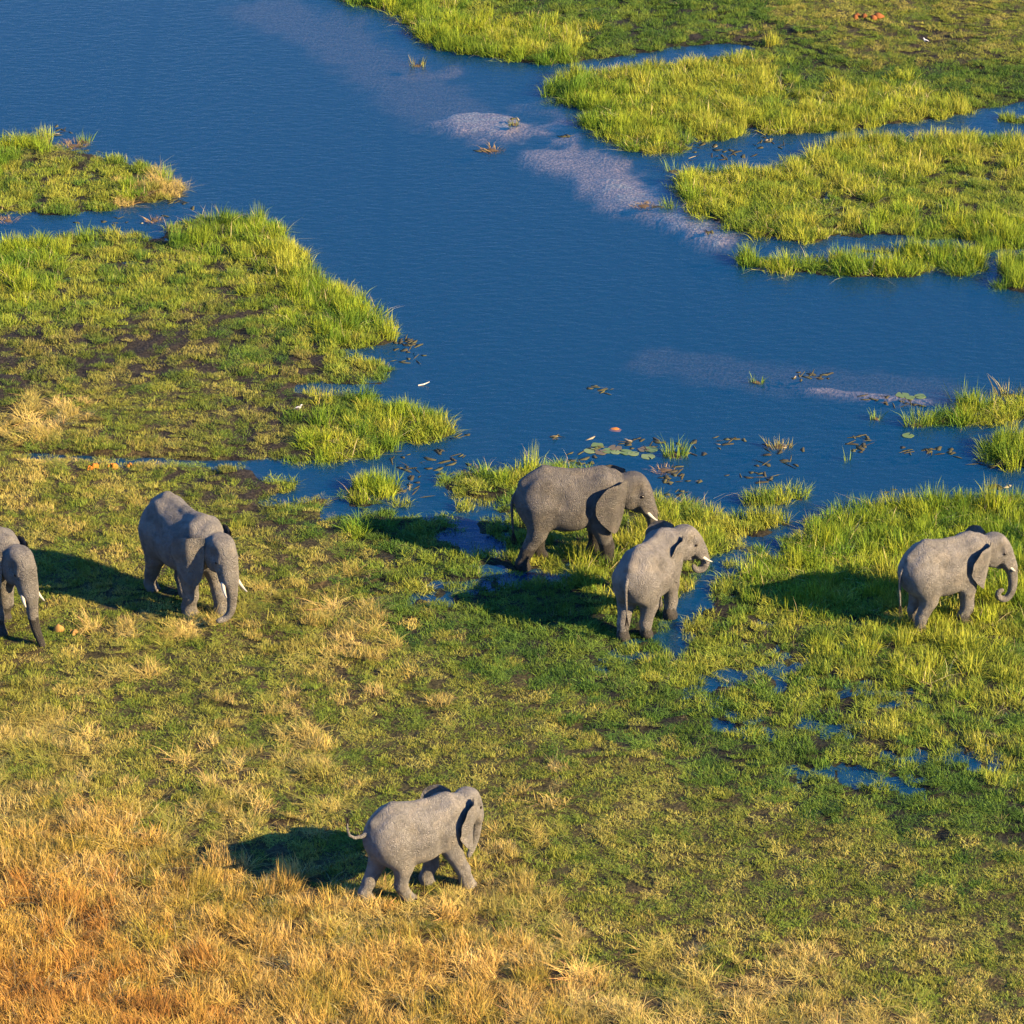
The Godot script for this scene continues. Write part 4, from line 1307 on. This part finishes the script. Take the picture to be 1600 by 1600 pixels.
	tag(drift, "dark floating weed and broken stalks drifting near the banks", "weed", "", "stuff")
	# a yellow-orange leaf raft and a bleached stick on the open water
	var leaf := part("floating_leaf", mound(0.19, 0.11, 0.05, rng), matte("orange leaf", Color(0.34, 0.13, 0.025), 0.6), self)
	leaf.position = Vector3(ORANGE_LEAF[0], 0.0, ORANGE_LEAF[1])
	tag(leaf, "curled orange leaf floating alone above the lily pads", "leaf")
	var sv := PackedVector3Array()
	var sn := PackedVector3Array()
	var si := PackedInt32Array()
	tube_into(sv, sn, si, [Vector3(-0.16, 0.01, 0.03), Vector3(0.0, 0.03, 0.0), Vector3(0.17, 0.09, -0.05)], [0.018, 0.022, 0.010], 7)
	var stick := part("driftwood_stick", array_mesh(sv, sn, si), matte("bleached wood", Color(0.55, 0.48, 0.38), 0.8), self)
	stick.position = Vector3(STICK[0], 0.0, STICK[1])
	tag(stick, "bleached stick floating off the left marsh's muddy shore", "stick")


# a low irregular heap, rounded on top
func mound(rx: float, rz: float, tall: float, r: RandomNumberGenerator, round_top := false) -> ArrayMesh:
	var v := PackedVector3Array([Vector3(0, tall, 0)])
	var nrm := PackedVector3Array([Vector3.UP])
	var idx := PackedInt32Array()
	var turn := r.randf() * TAU
	for ring in 4:
		var t := (ring + 1) / 4.0
		for k in 14:
			var a := TAU * k / 14.0
			var far := t * (1.0 + 0.16 * sin(a * 3.0 + turn) + 0.10 * sin(a * 5.0 + turn * 2.0) + r.randf_range(-0.06, 0.06))
			v.append(Vector3(cos(a) * far * rx, tall * (sqrt(1.0 - t * t) if round_top else 1.0 - t * t) * (r.randf_range(0.92, 1.06) if round_top else r.randf_range(0.8, 1.15)) - 0.04 * t, sin(a) * far * rz))
			nrm.append(Vector3(cos(a) * t / rx * tall * 1.6, sqrt(maxf(0.02, 1.0 - t * t)) if round_top else 1.0, sin(a) * t / rz * tall * 1.6).normalized())
			var here := 1 + ring * 14 + k
			var next := 1 + ring * 14 + (k + 1) % 14
			if ring == 0:
				idx.append_array([0, here, next])
			else:
				idx.append_array([here - 14, here, next - 14, next - 14, here, next])
	return array_mesh(v, nrm, idx)


func dung_pile(at: Array, balls: int, size: float, c: Color, label: String, group: String) -> void:
	var root := thing("dung_pile", Vector3(at[0], height_at(at[0], at[1]) + 0.02, at[1]))
	tag(root, label, "dung", group)
	var m := matte("fibrous dung", c, 0.95)
	var r := RandomNumberGenerator.new()
	r.seed = int(at[0] * 100.0)
	for i in balls:
		var o := part("bolus", mound(size * r.randf_range(0.8, 1.2), size * r.randf_range(0.7, 1.0), size * r.randf_range(0.9, 1.3), r, true), m, root)
		var a := TAU * i / balls + r.randf()
		o.position = Vector3(cos(a), 0.0, sin(a) * 0.7) * (size * 1.5 if balls > 1 else 0.0) + Vector3(0, size * 0.6 if i == 0 and balls > 3 else 0.0, 0)
		if i == 0 and balls > 3:
			o.position.x *= 0.2
			o.position.z *= 0.2
		o.rotation.y = r.randf() * TAU


func wading_bird(at: Array, turn: float, label: String) -> void:
	var root := thing("bird", Vector3(at[0], height_at(at[0], at[1]), at[1]), turn)
	tag(root, label, "bird", "small birds on the marsh")
	root.scale = Vector3.ONE * 0.75
	var v := PackedVector3Array()
	var n := PackedVector3Array()
	var i := PackedInt32Array()
	tube_into(v, n, i, [Vector3(-0.17, 0.20, 0), Vector3(-0.12, 0.215, 0), Vector3(-0.05, 0.225, 0), Vector3(0.04, 0.235, 0), Vector3(0.09, 0.26, 0), Vector3(0.115, 0.31, 0), Vector3(0.13, 0.335, 0), Vector3(0.16, 0.335, 0), Vector3(0.175, 0.332, 0)], [0.006, 0.035, 0.06, 0.065, 0.045, 0.028, 0.032, 0.024, 0.008], 10)
	part("body", array_mesh(v, n, i), matte("white plumage", Color(0.50, 0.48, 0.45), 0.8), root)
	for side in [1.0, -1.0]:
		var wv := PackedVector3Array()
		var wn := PackedVector3Array()
		var wi := PackedInt32Array()
		tube_into(wv, wn, wi, [Vector3(0.05, 0.245, side * 0.05), Vector3(-0.03, 0.24, side * 0.062), Vector3(-0.12, 0.225, side * 0.045), Vector3(-0.20, 0.205, side * 0.02)], [0.015, 0.045, 0.032, 0.004], 8, 0.4)
		part("wing", array_mesh(wv, wn, wi), matte("dark wing", Color(0.05, 0.045, 0.04), 0.8), root)
		var lv := PackedVector3Array()
		var ln := PackedVector3Array()
		var li := PackedInt32Array()
		tube_into(lv, ln, li, [Vector3(0.0, 0.19, side * 0.025), Vector3(-0.015, 0.10, side * 0.026), Vector3(0.0, 0.0, side * 0.026)], [0.009, 0.006, 0.006], 6)
		part("leg", array_mesh(lv, ln, li), matte("bird leg", Color(0.06, 0.05, 0.04), 0.7), root)
	var bv := PackedVector3Array()
	var bn := PackedVector3Array()
	var bi := PackedInt32Array()
	tube_into(bv, bn, bi, [Vector3(0.165, 0.333, 0), Vector3(0.215, 0.325, 0)], [0.010, 0.002], 6)
	part("beak", array_mesh(bv, bn, bi), matte("beak", Color(0.05, 0.04, 0.03), 0.5), root)


func furnish_land() -> void:
	var orange := Color(0.34, 0.125, 0.016)
	dung_pile(DUNG[0], 5, 0.085, orange, "widest of three orange dung piles beside the thin creek", "orange dung piles by the creek")
	dung_pile(DUNG[1], 5, 0.08, orange, "tall middle one of three orange dung piles by the thin creek", "orange dung piles by the creek")
	dung_pile(DUNG[2], 3, 0.075, orange, "smallest orange dung pile, right at the thin creek's edge", "orange dung piles by the creek")
	dung_pile(DUNG[3], 1, 0.13, Color(0.26, 0.145, 0.04), "single pale dung ball by the cut-off elephant's trunk tip", "dung on the turf")
	dung_pile(DUNG[4], 4, 0.07, Color(0.24, 0.135, 0.04), "crumbled yellowish dung right of the pale dung ball", "dung on the turf")
	dung_pile(DUNG[5], 5, 0.15, Color(0.17, 0.060, 0.020), "largest reddish dung pile on the distant green bank", "reddish dung on the far bank")
	dung_pile(DUNG[6], 3, 0.13, Color(0.16, 0.056, 0.018), "small reddish dung pile left of the larger one on the far bank", "reddish dung on the far bank")
	wading_bird(BIRDS[0], 0.4, "black and white bird on the left marsh near the muddy notch")
	wading_bird(BIRDS[1], 2.6, "black and white bird on the distant bank below the dung")
